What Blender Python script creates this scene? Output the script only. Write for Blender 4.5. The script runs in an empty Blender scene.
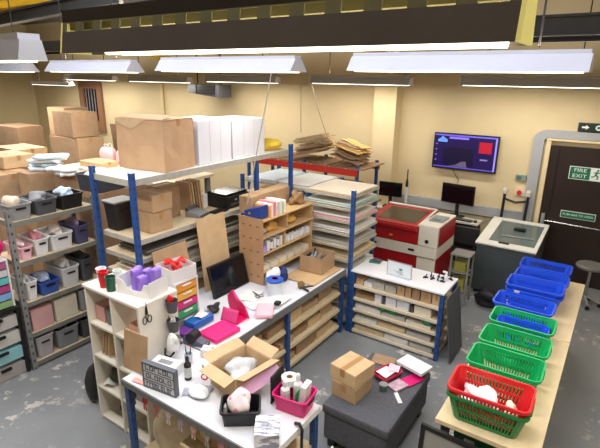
import bpy, bmesh, math, random
from mathutils import Vector, Matrix, Euler
random.seed(7)
SC = bpy.context.scene
COL = SC.collection
G = .002

# ------------------------------------------------------------------ materials
def lin(h):
    h = h.lstrip('#'); v = [int(h[i:i+2], 16)/255 for i in (0, 2, 4)]
    return tuple(c/12.92 if c <= .04045 else ((c+.055)/1.055)**2.4 for c in v)
MATS = {}
def mat(name, hexc, rough=.6, var=0., scale=6., bump=0., metal=0., hex2=None, emit=0., alpha=1., trans=0., stretch=None, lo=.35, hi=.65, detail=4.):
    """Principled material; the second colour is mixed in by object-space noise."""
    if name in MATS: return MATS[name]
    m = bpy.data.materials.new(name); m.use_nodes = True; MATS[name] = m
    nt = m.node_tree; p = nt.nodes['Principled BSDF']
    c = lin(hexc); p.inputs['Base Color'].default_value = (*c, 1)
    p.inputs['Roughness'].default_value = rough; p.inputs['Metallic'].default_value = metal
    if alpha < 1: p.inputs['Alpha'].default_value = alpha
    if trans: p.inputs['Transmission Weight'].default_value = trans
    if emit:
        p.inputs['Emission Color'].default_value = (*c, 1); p.inputs['Emission Strength'].default_value = emit
    if var or hex2 or bump:
        tc = nt.nodes.new('ShaderNodeTexCoord'); n = nt.nodes.new('ShaderNodeTexNoise')
        n.inputs['Scale'].default_value = scale; n.inputs['Detail'].default_value = detail
        src = tc.outputs['Object']
        if stretch:
            mp = nt.nodes.new('ShaderNodeMapping'); mp.inputs['Scale'].default_value = stretch
            nt.links.new(src, mp.inputs['Vector']); src = mp.outputs['Vector']
        nt.links.new(src, n.inputs['Vector'])
        if var or hex2:
            r = nt.nodes.new('ShaderNodeValToRGB'); e = r.color_ramp.elements
            e[0].position = lo; e[1].position = hi
            if hex2: e[0].color = (*c, 1); e[1].color = (*lin(hex2), 1)
            else:
                e[0].color = (*[x*(1-var) for x in c], 1); e[1].color = (*[min(1, x*(1+var)) for x in c], 1)
            nt.links.new(n.outputs['Fac'], r.inputs['Fac']); nt.links.new(r.outputs['Color'], p.inputs['Base Color'])
        if bump:
            b = nt.nodes.new('ShaderNodeBump'); b.inputs['Strength'].default_value = bump; b.inputs['Distance'].default_value = .02
            nt.links.new(n.outputs['Fac'], b.inputs['Height']); nt.links.new(b.outputs['Normal'], p.inputs['Normal'])
    return m

# ------------------------------------------------------------------ mesh builder
class B:
    """Collects shapes in world coordinates; put() links them as one mesh object."""
    def __init__(s): s.bm = bmesh.new()
    def _add(s, vs, fs):
        v = [s.bm.verts.new(p) for p in vs]
        for f in fs:
            try: s.bm.faces.new([v[i] for i in f])
            except ValueError: pass
        return v
    def box(s, x0, x1, y0, y1, z0, z1, bev=0.):
        return s.obox(((x0+x1)/2, (y0+y1)/2, (z0+z1)/2), (abs(x1-x0), abs(y1-y0), abs(z1-z0)), (0, 0, 0), bev)
    def obox(s, c, size, rot=(0, 0, 0), bev=0.):
        M = Matrix.Translation(c) @ Euler(rot).to_matrix().to_4x4() @ Matrix.Diagonal((*size, 1))
        t = bmesh.new(); bmesh.ops.create_cube(t, size=1, matrix=M)
        if bev: bmesh.ops.bevel(t, geom=t.edges[:], offset=bev, segments=2, profile=.6, affect='EDGES')
        s.merge(t); return s
    def merge(s, t):
        t.verts.index_update()
        v = [s.bm.verts.new(x.co) for x in t.verts]
        for f in t.faces: s.bm.faces.new([v[q.index] for q in f.verts])
        t.free()
    def cyl(s, p0, p1, r0, r1=None, n=14):
        r1 = r0 if r1 is None else r1
        p0, p1 = Vector(p0), Vector(p1); q = (p1-p0).to_track_quat('Z', 'Y').to_matrix()
        vs = []
        for p, r in ((p0, r0), (p1, r1)):
            vs += [p + q @ Vector((r*math.cos(2*math.pi*i/n), r*math.sin(2*math.pi*i/n), 0)) for i in range(n)]
        fs = [(i, (i+1) % n, n+(i+1) % n, n+i) for i in range(n)] + [tuple(range(n))[::-1], tuple(range(n, 2*n))]
        s._add(vs, fs); return s
    def lathe(s, prof, c=(0, 0, 0), n=20):
        c = Vector(c); vs = []; fs = []
        for r, z in prof: vs += [c+Vector((max(r, 1e-4)*math.cos(2*math.pi*i/n), max(r, 1e-4)*math.sin(2*math.pi*i/n), z)) for i in range(n)]
        for k in range(len(prof)-1):
            fs += [(k*n+i, k*n+(i+1) % n, (k+1)*n+(i+1) % n, (k+1)*n+i) for i in range(n)]
        fs += [tuple(range(n))[::-1], tuple(range((len(prof)-1)*n, len(prof)*n))]
        s._add(vs, fs); return s
    def tube(s, pts, r, n=8):
        pts = [Vector(p) for p in pts]; vs = []; fs = []
        for k, p in enumerate(pts):
            d = (pts[min(k+1, len(pts)-1)]-pts[max(k-1, 0)]).normalized(); q = d.to_track_quat('Z', 'Y').to_matrix()
            rr = r[k] if isinstance(r, (list, tuple)) else r
            vs += [p+q @ Vector((rr*math.cos(2*math.pi*i/n), rr*math.sin(2*math.pi*i/n), 0)) for i in range(n)]
        for k in range(len(pts)-1):
            fs += [(k*n+i, k*n+(i+1) % n, (k+1)*n+(i+1) % n, (k+1)*n+i) for i in range(n)]
        fs += [tuple(range(n))[::-1], tuple(range((len(pts)-1)*n, len(pts)*n))]
        s._add(vs, fs); return s
    def prism(s, pts, d):
        """Closed polygon of 3D points pushed along vector d."""
        pts = [Vector(p) for p in pts]; d = Vector(d); n = len(pts)
        s._add(pts+[p+d for p in pts], [tuple(range(n)), tuple(range(n, 2*n))[::-1]]+[(i, (i+1) % n, n+(i+1) % n, n+i) for i in range(n)])
        return s
    def sheet(s, f, nu, nv, th=.003):
        """Thin solid sheet: f(u, v) -> point, u and v in 0..1, thickened along -z."""
        P = [[Vector(f(i/nu, j/nv)) for j in range(nv+1)] for i in range(nu+1)]
        vs = [P[i][j] for i in range(nu+1) for j in range(nv+1)]
        N = len(vs); w = nv+1
        nr = []
        for i in range(nu+1):
            for j in range(nv+1):
                a = P[min(i+1, nu)][j]-P[max(i-1, 0)][j]; b = P[i][min(j+1, nv)]-P[i][max(j-1, 0)]
                c = a.cross(b); nr.append(c.normalized() if c.length > 1e-9 else Vector((0, 0, 1)))
        vs2 = [v-nn*th for v, nn in zip(vs, nr)]
        fs = []
        for i in range(nu):
            for j in range(nv):
                a, b, c, d = i*w+j, (i+1)*w+j, (i+1)*w+j+1, i*w+j+1
                fs += [(a, b, c, d), (N+a, N+d, N+c, N+b)]
        rim = [i*w for i in range(nu+1)]+[nu*w+j for j in range(1, nv+1)]+[i*w+nv for i in range(nu-1, -1, -1)]+[j for j in range(nv-1, 0, -1)]
        for k in range(len(rim)):
            a, b = rim[k], rim[(k+1) % len(rim)]; fs.append((b, a, N+a, N+b))
        s._add(vs+vs2, fs); return s
    def blob(s, c, r, amp=.15, seed=0, sub=2, flat=None):
        """Lumpy closed blob with radii r=(rx,ry,rz); flat: lowest z."""
        rnd = random.Random(seed); t = bmesh.new(); bmesh.ops.create_icosphere(t, subdivisions=sub, radius=1)
        k = [Vector((rnd.uniform(-3, 3), rnd.uniform(-3, 3), rnd.uniform(-3, 3))) for _ in range(5)]
        for v in t.verts:
            q = 1+amp*sum(math.sin(a.dot(v.co)*1.6+i) for i, a in enumerate(k))/2.2
            v.co = Vector((c[0]+v.co.x*r[0]*q, c[1]+v.co.y*r[1]*q, c[2]+v.co.z*r[2]*q))
            if flat is not None and v.co.z < flat: v.co.z = flat
        s.merge(t); return s
    def ring(s, sx, sy, z0, z1, th, rad=.03, c=(0, 0), out=0., n=5):
        """Rounded-rectangle wall ring from z0 to z1; out widens its top."""
        def loop(a, b, r, z):
            L = []
            for qx, qy, st in ((1, 1, 0), (-1, 1, 90), (-1, -1, 180), (1, -1, 270)):
                for i in range(n+1):
                    t = math.radians(st+90*i/n); L.append((c[0]+qx*(a-r)+r*math.cos(t), c[1]+qy*(b-r)+r*math.sin(t), z))
            return L
        a, b = sx/2, sy/2; loops = [loop(a, b, rad, z0), loop(a+out, b+out, rad, z1), loop(a+out-th, b+out-th, max(rad-th, .002), z1), loop(a-th, b-th, max(rad-th, .002), z0)]
        m = len(loops[0]); vs = sum(loops, []); fs = []
        for k in range(4):
            for i in range(m): fs.append((k*m+i, k*m+(i+1) % m, ((k+1) % 4)*m+(i+1) % m, ((k+1) % 4)*m+i))
        s._add(vs, fs); return s
    def put(s, name, m, parent=None, label=None, smooth=False, fix=True):
        bm = s.bm
        if fix: bmesh.ops.recalc_face_normals(bm, faces=bm.faces[:])
        me = bpy.data.meshes.new(name); 
        if parent is not None:
            o = bpy.data.objects.new(name, me); COL.objects.link(o); o.parent = parent
            # geometry was given in world coordinates of an unrotated thing: take off its place
            base = Vector(parent.get('_w', (0, 0, 0)))
            o['_w'] = tuple(base)
            bmesh.ops.translate(bm, verts=bm.verts[:], vec=-base)
        else:
            lo = [min(v.co[i] for v in bm.verts) for i in range(3)]; hi = [max(v.co[i] for v in bm.verts) for i in range(3)]
            base = Vector(((lo[0]+hi[0])/2, (lo[1]+hi[1])/2, lo[2]))
            bmesh.ops.translate(bm, verts=bm.verts[:], vec=-base)
            o = bpy.data.objects.new(name, me); COL.objects.link(o); o.location = base; o['_w'] = tuple(base)
        bm.to_mesh(me); bm.free(); me.materials.append(m)
        if smooth:
            for p in me.polygons: p.use_smooth = True
        if label: o['label'] = label
        return o

def tag(o, label, cat, group=None):
    o['label'] = label; o['category'] = cat
    if group: o['group'] = group
    return o
def thing(name, label, cat, loc, group=None, world=False):
    """Empty at a thing's base. world=True: its parts are given in world coordinates; else around the origin."""
    o = bpy.data.objects.new(name, None); COL.objects.link(o); o.location = loc; o.empty_display_size = .05
    if world: o['_w'] = tuple(loc)
    return tag(o, label, cat, group)
def spin(o, rz=0, rx=0, ry=0):
    o.rotation_euler = (math.radians(rx), math.radians(ry), math.radians(rz)); return o
def struct(o):
    o['kind'] = 'structure'; return o
def dup(root, loc, rz=None, label=None, group=None, mats=None):
    """Copy a thing with its parts and sub-parts; mats maps a part name stem to another material."""
    def cp(o, parent):
        c = o.copy(); COL.objects.link(c)
        if parent: c.parent = parent
        st = o.name.split('.')[0]
        if mats and st in mats and o.type == 'MESH':
            c.data = o.data.copy(); c.data.materials[0] = mats[st]
        for ch in list(o.children): cp(ch, c)
        return c
    r = cp(root, None); r.location = loc
    if rz is not None: r.rotation_euler = (0, 0, math.radians(rz))
    if label: r['label'] = label
    if group: r['group'] = group
    return r
def text(parent, name, s, size, m, loc, rot, world_off=None, ext=.0006, align='CENTER', sx=1.):
    """Raised lettering turned into a mesh."""
    cu = bpy.data.curves.new(name, 'FONT'); cu.body = s; cu.size = size; cu.extrude = ext; cu.align_x = align; cu.align_y = 'CENTER'; cu.resolution_u = 2
    t = bpy.data.objects.new('tmp', cu); COL.objects.link(t); bpy.context.view_layer.update()
    me = bpy.data.meshes.new_from_object(t.evaluated_get(bpy.context.evaluated_depsgraph_get()))
    bpy.data.objects.remove(t); bpy.data.curves.remove(cu)
    me.materials.clear(); me.materials.append(m)
    o = bpy.data.objects.new(name, me); COL.objects.link(o); o.parent = parent
    o.location = loc; o.rotation_euler = rot; o.scale = (sx, 1, 1)
    return o
EXPOSURE = 0.0; TUBE_E = 6.; LIGHT_W = 28.; LIGHT_C = (1., .94, .85); SKY_E = 2.6; UPL = .45
# ------------------------------------------------------------------ camera
def make_camera():
    yaw, pitch, roll, f = -0.59692912, 0.30291969, 0.01322747, 474.176
    cy, sy, cp, sp, cr, sr = math.cos(yaw), math.sin(yaw), math.cos(pitch), math.sin(pitch), math.cos(roll), math.sin(roll)
    fwd = Vector((sy*cp, cy*cp, -sp)); right = Vector((cy, -sy, 0)); up = right.cross(fwd)
    r2 = cr*right+sr*up; u2 = -sr*right+cr*up
    cam = bpy.data.cameras.new('camera'); o = bpy.data.objects.new('camera', cam); COL.objects.link(o)
    cam.sensor_fit = 'HORIZONTAL'; cam.sensor_width = 36; cam.lens = f/600*36; cam.clip_start = .05
    m = Matrix((r2, u2, -fwd)).transposed().to_4x4(); m.translation = Vector((0, 0, 3.1)); o.matrix_world = m
    SC.camera = o
make_camera()
SC.view_settings.view_transform = 'Standard'; SC.view_settings.look = 'None'; SC.view_settings.gamma = 1
SC.view_settings.exposure = EXPOSURE
SC.cycles.use_denoising = True
SC.cycles.max_bounces = 8; SC.cycles.diffuse_bounces = 5; SC.cycles.sample_clamp_indirect = 4
w = bpy.data.worlds.new('world'); SC.world = w; w.use_nodes = True
w.node_tree.nodes['Background'].inputs['Color'].default_value = (.01, .01, .01, 1)

# ------------------------------------------------------------------ common materials
CARD = mat('cardboard', '#B0916F', .85, .07, 9, .05)
CARD2 = mat('cardboard_pale', '#C8AA82', .85, .07, 9, .05)
CARD3 = mat('cardboard_dull', '#997C5F', .85, .08, 9, .05)
CARDIN = mat('cardboard_inside', '#9C7850', .9, .08, 9)
TAPE = mat('brown_tape', '#A98152', .35)
WHITE = mat('white_laminate', '#DFDFE1', .35, .02, 3)
WHITEP = mat('white_paper', '#DEDDDC', .8, .03, 12)
CREAMB = mat('cream_board', '#E2D9C6', .6, .04, 6)
CHIP = mat('chipboard', '#CDBB98', .8, .1, 60)
BLUESTEEL = mat('blue_steel', '#1F4A8A', .4, .06, 14)
GREYSTEEL = mat('grey_steel', '#7C7D7A', .5, .08, 14)
LIPGREY = mat('shelf_lip_grey', '#A9A69C', .6, .08, 14)
DARK = mat('dark_hollow', '#2A2A2C', .7)
BLACK = mat('black_plastic', '#141416', .45)
BLACKG = mat('black_gloss', '#0C0C10', .12)
CHROME = mat('chrome', '#B8B9BC', .25, metal=1.)
GREYP = mat('grey_plastic', '#8B8C8E', .5)
DGREY = mat('dark_grey_plastic', '#4A4B50', .5, .06, 9)
PINK = mat('hot_pink', '#EC1F77', .5, .05, 8)
PALEPINK = mat('pale_pink', '#E9B9C4', .7, .05, 8)
RED = mat('red_plastic', '#CE1F22', .4)
GREEN = mat('green_plastic', '#159A4A', .4)
TEAL = mat('teal_sheet', '#7FB9AB', .6)
WOOD = mat('pale_wood', '#D9BE90', .55, .1, 3, stretch=(1, 8, 8))

# ------------------------------------------------------------------ shell
FL = mat('floor_paint', '#6B6F72', .55, bump=.0)
def floor_mat():
    nt = FL.node_tree; p = nt.nodes['Principled BSDF']
    tc = nt.nodes.new('ShaderNodeTexCoord')
    def noise(sc, det, rough=.6):
        n = nt.nodes.new('ShaderNodeTexNoise'); n.inputs['Scale'].default_value = sc; n.inputs['Detail'].default_value = det; n.inputs['Roughness'].default_value = rough
        nt.links.new(tc.outputs['Object'], n.inputs['Vector']); return n
    def ramp(src, a, b, ca, cb):
        r = nt.nodes.new('ShaderNodeValToRGB'); e = r.color_ramp.elements
        e[0].position, e[1].position = a, b; e[0].color = (*ca, 1); e[1].color = (*cb, 1)
        nt.links.new(src, r.inputs['Fac']); return r
    base = ramp(noise(.9, 4).outputs['Fac'], .3, .7, lin('#73777A'), lin('#8C8F91'))
    chips = ramp(noise(7, 6, .65).outputs['Fac'], .555, .60, (0, 0, 0), (1, 1, 1))
    zone = ramp(noise(1.1, 2).outputs['Fac'], .47, .58, (0, 0, 0), (1, 1, 1))
    mul = nt.nodes.new('ShaderNodeMath'); mul.operation = 'MULTIPLY'
    nt.links.new(chips.outputs['Color'], mul.inputs[0]); nt.links.new(zone.outputs['Color'], mul.inputs[1])
    mx = nt.nodes.new('ShaderNodeMixRGB'); mx.inputs['Color2'].default_value = (*lin('#C3BDB6'), 1)
    nt.links.new(mul.outputs[0], mx.inputs['Fac']); nt.links.new(base.outputs['Color'], mx.inputs['Color1'])
    nt.links.new(mx.outputs['Color'], p.inputs['Base Color'])
floor_mat()
WALL = mat('cream_wall_paint', '#D6C49C', .8, .04, 1.2, .02)
WALLSTRIP = mat('grey_dado', '#9A968C', .7, .04, 3)
ROOF = mat('roof_sheet', '#57514B', .7, .15, 2)
BEAM = mat('dark_steel', '#38342F', .5, .1, 4)
YEL = mat('yellow_steel', '#D9B62C', .5, .06, 4)
X0, X1, Y0, Y1, ZC = -15.9, 2.2, -2.4, 8.2, 4.5
struct(B().box(X0-.2, X1+.2, Y0-.2, Y1+.2, -.2, 0).put('floor', FL))
struct(B().box(X0-.2, X1+.2, Y1, Y1+.2, 0, ZC).put('wall_back', WALL))
struct(B().box(X0-.2, X0, Y0, Y1, 0, ZC).put('wall_left', WALL))
struct(B().box(X1, X1+.2, Y0, Y1, 0, ZC).put('wall_right', WALL))
struct(B().box(X0-.2, X1+.2, Y0-.2, Y0, 0, ZC).put('wall_front', WALL))
def roof():
    b = B(); n = 260; prof = []
    for i in range(n+1):
        y = Y0+(Y1-Y0)*i/n; prof.append((X0-.2, y, ZC+(.02 if i % 4 < 2 else -.02)))
    b.prism(prof+[(X0-.2, Y1, ZC+.15), (X0-.2, Y0, ZC+.15)], (X1-X0+.4, 0, 0))
    return struct(b.put('ceiling', ROOF))
roof()
struct(B().box(-3.83, -3.41, 7.93, 8.2, 0, ZC-.03).put('trim_1', WALL))           # pillar on the back wall

def ibeam(name, label, p0, p1, h, wd, m, grp=None):
    p0, p1 = Vector(p0), Vector(p1); d = p1-p0; L = d.length; t = .025
    b = B()
    q = d.to_track_quat('X', 'Z'); M = q.to_matrix().to_4x4(); M.translation = p0
    prof = [(-wd/2, -h/2), (wd/2, -h/2), (wd/2, -h/2+t), (t/2, -h/2+t), (t/2, h/2-t), (wd/2, h/2-t), (wd/2, h/2), (-wd/2, h/2), (-wd/2, h/2-t), (-t/2, h/2-t), (-t/2, -h/2+t), (-wd/2, -h/2+t)]
    b.prism([M @ Vector((0, a, c)) for a, c in prof], d)
    return tag(b.put(name, m), label, 'roof beam', grp)
ibeam('roof_beam', 'dark steel roof beam sloping up past the yellow beam', (-11.2, 4.2, 3.83), (1.9, 4.2, 4.37), .19, .14, BEAM)
ibeam('roof_beam', 'yellow painted steel beam under the roof', (-15.6, 5.3, 4.33), (-7.2, 5.3, 4.33), .26, .3, YEL)
ibeam('roof_beam', 'dark steel purlin running along the roof near the back wall', (-15.6, 7.0, 3.62), (2.1, 7.0, 3.62), .16, .1, BEAM, 'roof purlins')
ibeam('roof_beam', 'dark steel purlin running above the middle row of strip lights', (-15.6, 5.75, 3.62), (2.1, 5.75, 3.62), .2, .12, BEAM, 'roof purlins')
for x in (-6.95, -3.05):
    ibeam('roof_brace', 'short yellow steel brace %s' % ('between the two far strip lights' if x < -5 else 'behind the middle strip light'), (x, 4.35, 3.72), (x+.5, 5.7, 3.3), .1, .1, YEL, 'yellow roof braces')

# pale horizontal dado and trunking on the back wall
def trunk():
    t = thing('cable_trunking', 'grey cable trunking along the back wall rising beside and over the door', 'cable trunking', (-1.1, 8.19, .88), world=True)
    g = mat('trunking_grey', '#A3A5A8', .5, .04, 5)
    B().box(-3.395, -1.19, 8.13, 8.198, .875, 1.03).put('wall_run', g, t)
    B().box(-1.185, -1.035, 8.13, 8.198, .875, 2.22).put('riser', g, t)
    B().box(-1.005, 1.2, 8.13, 8.198, 2.25, 2.365).put('door_run', g, t)
    b = B(); n = 8; c = (-1.0, 2.22)
    out = [(c[0]-.185*math.cos(math.pi/2*i/n), 8.13, c[1]+.145*math.sin(math.pi/2*i/n)) for i in range(n+1)]
    b.prism(out+[(c[0], 8.13, c[1]+.03), (c[0]-.035, 8.13, c[1])], (0, .068, 0)); b.put('bend', g, t)
trunk()

# door
def door():
    W = mat('door_brown', '#2A1D19', .35, .12, 2); WF = mat('door_frame', '#DCC9A0', .6)
    d = bpy.data.objects.new('door_1', None); COL.objects.link(d); d.location = (-.42, 8.19, 0); d['_w'] = (-.42, 8.19, 0); struct(d)
    B().box(-.93, .09, 8.15, 8.197, .005, 2.14).put('door_leaf', W, d)
    b = B(); b.box(-1.0, -.935, 8.13, 8.197, .005, 2.21); b.put('door_jamb', WF, d)
    B().box(.095, .16, 8.13, 8.197, .005, 2.21).put('door_jamb', WF, d)
    B().box(-1.0, .16, 8.12, 8.197, 2.212, 2.245).put('door_head', WF, d)
    B().box(-.82, -.80, 8.143, 8.149, .2, 2.1).put('door_groove', mat('door_dark', '#15100F', .4), d)
    t = thing('push_bar', 'silver push bar across the dark fire door', 'push bar', (-.4, 8.1, .98), world=True)
    b = B(); b.cyl((-.86, 8.09, .975), (.05, 8.09, .955), .014); b.put('bar', CHROME, t)
    B().box(-.9, -.85, 8.075, 8.146, .9, 1.08, .006).put('bracket', GREYP, t)
    B().box(.04, .085, 8.075, 8.146, .9, 1.02, .006).put('bracket', GREYP, t)
    SG = mat('sign_green', '#0E6E4C', .4); SW = mat('sign_white', '#E6EEE8', .5)
    t = thing('fire_exit_sign', 'green FIRE EXIT sign with running man on the dark door', 'sign', (-.415, 8.146, 1.69), world=True)
    B().box(-.63, -.2, 8.139, 8.147, 1.665, 1.86, .001).put('board', SW, t)
    B().box(-.62, -.355, 8.136, 8.1385, 1.675, 1.85).put('field', SG, t)
    R = (math.radians(90), 0, 0)
    def tx(par, s, size, x, z, y=8.1355, m=SW, sx=1.): text(par, 'lettering', s, size, m, Vector((x, y, z))-Vector(par['_w']), R, sx=sx)
    tx(t, 'FIRE', .075, -.487, 1.805, sx=1.25); tx(t, 'EXIT', .075, -.487, 1.72, sx=1.25)
    b = B(); y = 8.1385
    def limb(a, c, r):
        b.tube([(a[0], y, a[1]), (c[0], y, c[1])], r, 6)
    b.lathe([(.001, -.016), (.016, -.006), (.016, .006), (.001, .016)], (-.262, y, 1.826), 8)
    limb((-.268, 1.806), (-.285, 1.757), .013); limb((-.285, 1.757), (-.25, 1.735), .009); limb((-.25, 1.735), (-.262, 1.695), .008)
    limb((-.285, 1.757), (-.31, 1.73), .009); limb((-.31, 1.73), (-.338, 1.725), .008); limb((-.27, 1.802), (-.232, 1.787), .007); limb((-.272, 1.8), (-.315, 1.785), .007)
    b.put('running_man', SG, t)
    t = thing('push_bar_sign', 'long green PUSH BAR TO OPEN sign low on the dark door', 'sign', (-.41, 8.146, 1.06), world=True)
    B().box(-.645, -.175, 8.139, 8.147, 1.058, 1.168, .001).put('board', SW, t)
    B().box(-.637, -.183, 8.136, 8.1385, 1.066, 1.16).put('field', SG, t)
    tx(t, 'PUSH BAR TO OPEN', .045, -.41, 1.113, sx=1.0)
    t = thing('exit_light', 'dark green emergency exit light above the door', 'exit light', (-.44, 8.16, 2.376), world=True)
    B().box(-.62, -.2, 8.11, 8.198, 2.376, 2.5, .006).put('housing', mat('exit_black', '#1B2A22', .4), t)
    b = B(); y = 8.106
    b.prism([(-.57, y, 2.425), (-.52, y, 2.425), (-.52, y, 2.405), (-.475, y, 2.438), (-.52, y, 2.47), (-.52, y, 2.45), (-.57, y, 2.45)], (0, .003, 0)); b.put('arrow', SW, t)
    b = B(); b.cyl((-.36, y, 2.438), (-.36, y+.003, 2.438), .038, n=18); b.put('disc', SW, t)
    b = B(); b.cyl((-.36, y-.003, 2.438), (-.36, y-.0005, 2.438), .02, n=14); b.put('disc_centre', SG, t)
door()

# barred window in a brown boarded panel, far back
def far_window():
    d = bpy.data.objects.new('window_1', None); COL.objects.link(d); d.location = (-12.8, 8.19, 1.7); d['_w'] = (-12.8, 8.19, 1.7); struct(d)
    BR = mat('brown_board', '#8A6247', .7, .06, 3); GL = mat('dark_glass', '#241C22', .2)
    b = B()
    for x0, x1, z0, z1 in ((-13.32, -13.12, 1.5, 2.95), (-12.47, -12.27, 1.5, 2.95), (-13.12, -12.47, 2.68, 2.95), (-13.12, -12.47, 1.5, 1.79)): b.box(x0, x1, 8.12, 8.197, z0, z1)
    b.put('window_frame', BR, d)
    B().box(-13.118, -12.472, 8.17, 8.19, 1.792, 2.678).put('window_pane', GL, d)
    for i in range(4):
        x = -13.0+.135*i; B().cyl((x, 8.14, 1.795), (x, 8.14, 2.675), .012, n=6).put('window_bar', GREYP, d)
far_window()
tag(B().cyl((-9.75, 8.15, 0.01), (-9.75, 8.15, 3.0), .045).put('drain_pipe', mat('pipe_cream', '#D8C49A', .6)), 'cream painted vertical pipe against the back wall', 'pipe')

# ------------------------------------------------------------------ strip lights
TUBE = mat('tube_glow', '#FFF3DC', .3, emit=TUBE_E)
ENAM = mat('white_enamel', '#E2E3EC', .4, .02, 3); ENAM_SHADE = mat('shaded_enamel', '#6E655E', .5, .06, 4); CAPY = mat('cream_cap', '#EFE388', .5, emit=.35)  # brown tone puts the shade of the unlit near side into the enamel
LW = LIGHT_W
def strip_light(x0, x1, y, z, label, h=.125, hw=.15, skin=ENAM, cap=ENAM, slots=False, drop=1., power=1., grp='strip lights'):
    t = thing('strip_light', label, 'strip light', ((x0+x1)/2, y, z), grp, world=True)
    tw = .055; th = .006
    hs = h*.70 if slots else h
    yy = lambda q: hw+(tw-hw)*q                     # half width at height fraction q
    for s in (-1, 1):
        b = B(); q = hs/h
        b.prism([(x0, y+s*hw, z), (x0, y+s*yy(q), z+hs), (x0, y+s*(yy(q)-th), z+hs), (x0, y+s*(hw-th), z)], (x1-x0, 0, 0)); b.put('reflector_side', skin, t)
        if slots:                                   # row of openings between small bridges
            b = B(); n = 15; L = (x1-x0)/n
            for i in range(n+1):
                xa = max(x0, x0+i*L-.026); xb = min(x1, x0+i*L+.026)
                b.prism([(xa, y+s*yy(q), z+hs), (xa, y+s*tw, z+h), (xa, y+s*(tw-th), z+h), (xa, y+s*(yy(q)-th), z+hs)], (xb-xa, 0, 0))
            b.prism([(x0, y+s*tw, z+h-.004), (x0, y+s*tw, z+h), (x0, y+s*(tw-th), z+h), (x0, y+s*(tw-th), z+h-.004)], (x1-x0, 0, 0))
            b.put('slot_band', mat('band_olive', '#8C8862', .5, .1, 6), t)
    B().box(x0, x1, y-tw, y+tw, z+h+.0005, z+h+(.05 if slots else .03)).put('spine', skin if not slots else BEAM, t)
    if slots: B().box(x0+.01, x1-.01, y-.03, y+.03, z+h-.03, z+h-.001).put('inner_channel', mat('channel_olive', '#9A9560', .5), t)
    for s, x in ((-1, x0), (1, x1)):
        b = B(); xa, xb = (x-.012, x-.0005) if s < 0 else (x+.0005, x+.012)
        b.prism([(xa, y-hw, z), (xa, y+hw, z), (xa, y+tw, z+h), (xa, y-tw, z+h)], (xb-xa, 0, 0)); b.put('end_cap', cap, t)  # cream caps emit to imitate tube light shining through
    for s in (-1, 1):
        yt = y+s*hw*.5
        B().cyl((x0+(.28 if slots else .04), yt, z+.006), (x1-.04, yt, z+.006), .014, n=10).put('tube', TUBE, t)
    for x in (x0+.35, x1-.35):
        B().cyl((x, y, z+h+.05), (x, y, min(ZC-.03, z+h+drop)), .008, n=6).put('hanger', BEAM, t)
    la = bpy.data.lights.new('lamp_light', 'AREA'); la.shape = 'RECTANGLE'; la.size = x1-x0-.1; la.size_y = hw*1.6; la.energy = LW*power; la.color = LIGHT_C
    lo = bpy.data.objects.new('lamp_light', la); COL.objects.link(lo); lo.parent = t; lo.location = (0, 0, -.02)
    up = bpy.data.lights.new('lamp_uplight', 'AREA'); up.shape = 'RECTANGLE'; up.size = x1-x0-.1; up.size_y = .08; up.energy = LW*power*UPL; up.color = LIGHT_C
    uo = bpy.data.objects.new('lamp_uplight', up); COL.objects.link(uo); uo.parent = t; uo.location = (0, 0, h+.06); uo.rotation_euler = (math.pi, 0, 0)
    return t
strip_light(-2.15, -.255, 1.33, 3.182, 'large slotted trough light with shade-darkened sides hanging nearest overhead', .128, .078, ENAM_SHADE, CAPY, True)
strip_light(.35, 2.15, 1.33, 3.182, 'slotted trough light beyond the cream end cap of the nearest light', .12, .078, ENAM_SHADE, CAPY, True)
strip_light(-4.5, -2.56, 1.33, 3.156, 'bright white trough light at the edge over the left racking', .1, .075)
strip_light(-7.2, -4.95, 1.33, 3.156, 'white trough light farther left in the nearest row', .1, .075)
strip_light(-2.19, -.31, 4.1, 3.15, 'widest white strip light, above the television and door')
strip_light(-4.82, -2.84, 4.1, 3.135, 'white strip light hanging over the white boxes')
strip_light(-7.3, -5.4, 4.1, 3.115, 'white strip light hanging in front of the yellow beam', power=1.5)
strip_light(-9.9, -8.0, 4.1, 3.105, 'white strip light over the stacked cartons', power=2.)
strip_light(-12.5, -10.6, 4.1, 3.1, 'white strip light farthest left in the middle row', power=2.4)  # row carried on leftward, added to brighten the far left wall
strip_light(-12.4, -10.4, 7.3, 2.93, 'slim strip light near the back wall before the barred window', .11, .1, mat('dull_enamel', '#A79F8F', .5), power=1.3)
strip_light(.3, 2.1, 4.1, 3.15, 'white strip light over the right end of the basket tables')
for xa, xb, z, lb in ((-2.14, -.3, 3.0, 'slim strip light close to the back wall over the television'), (-4.74, -2.92, 2.98, 'slim strip light close to the back wall over the wall pillar'), (-7.3, -5.5, 2.965, 'slim strip light near the back wall over the scrap cardboard'),
                      (-9.8, -7.83, 2.93, 'slim strip light near the back wall beside the cream pipe')):
    strip_light(xa, xb, 7.3, z, lb, .11, .1, mat('dull_enamel', '#A79F8F', .5))
strip_light(-14.0, -12.1, 7.2, 2.78, 'low hanging strip light in front of the barred window', .06, .1, power=.6)

# roof light: a translucent daylight panel let into the roof
w2 = struct(B().box(-8.0, .4, 1.0, 3.6, ZC-.06, ZC-.035).put('window_2', mat('daylight_panel', '#E4EAFA', .5, emit=SKY_E)))
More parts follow.
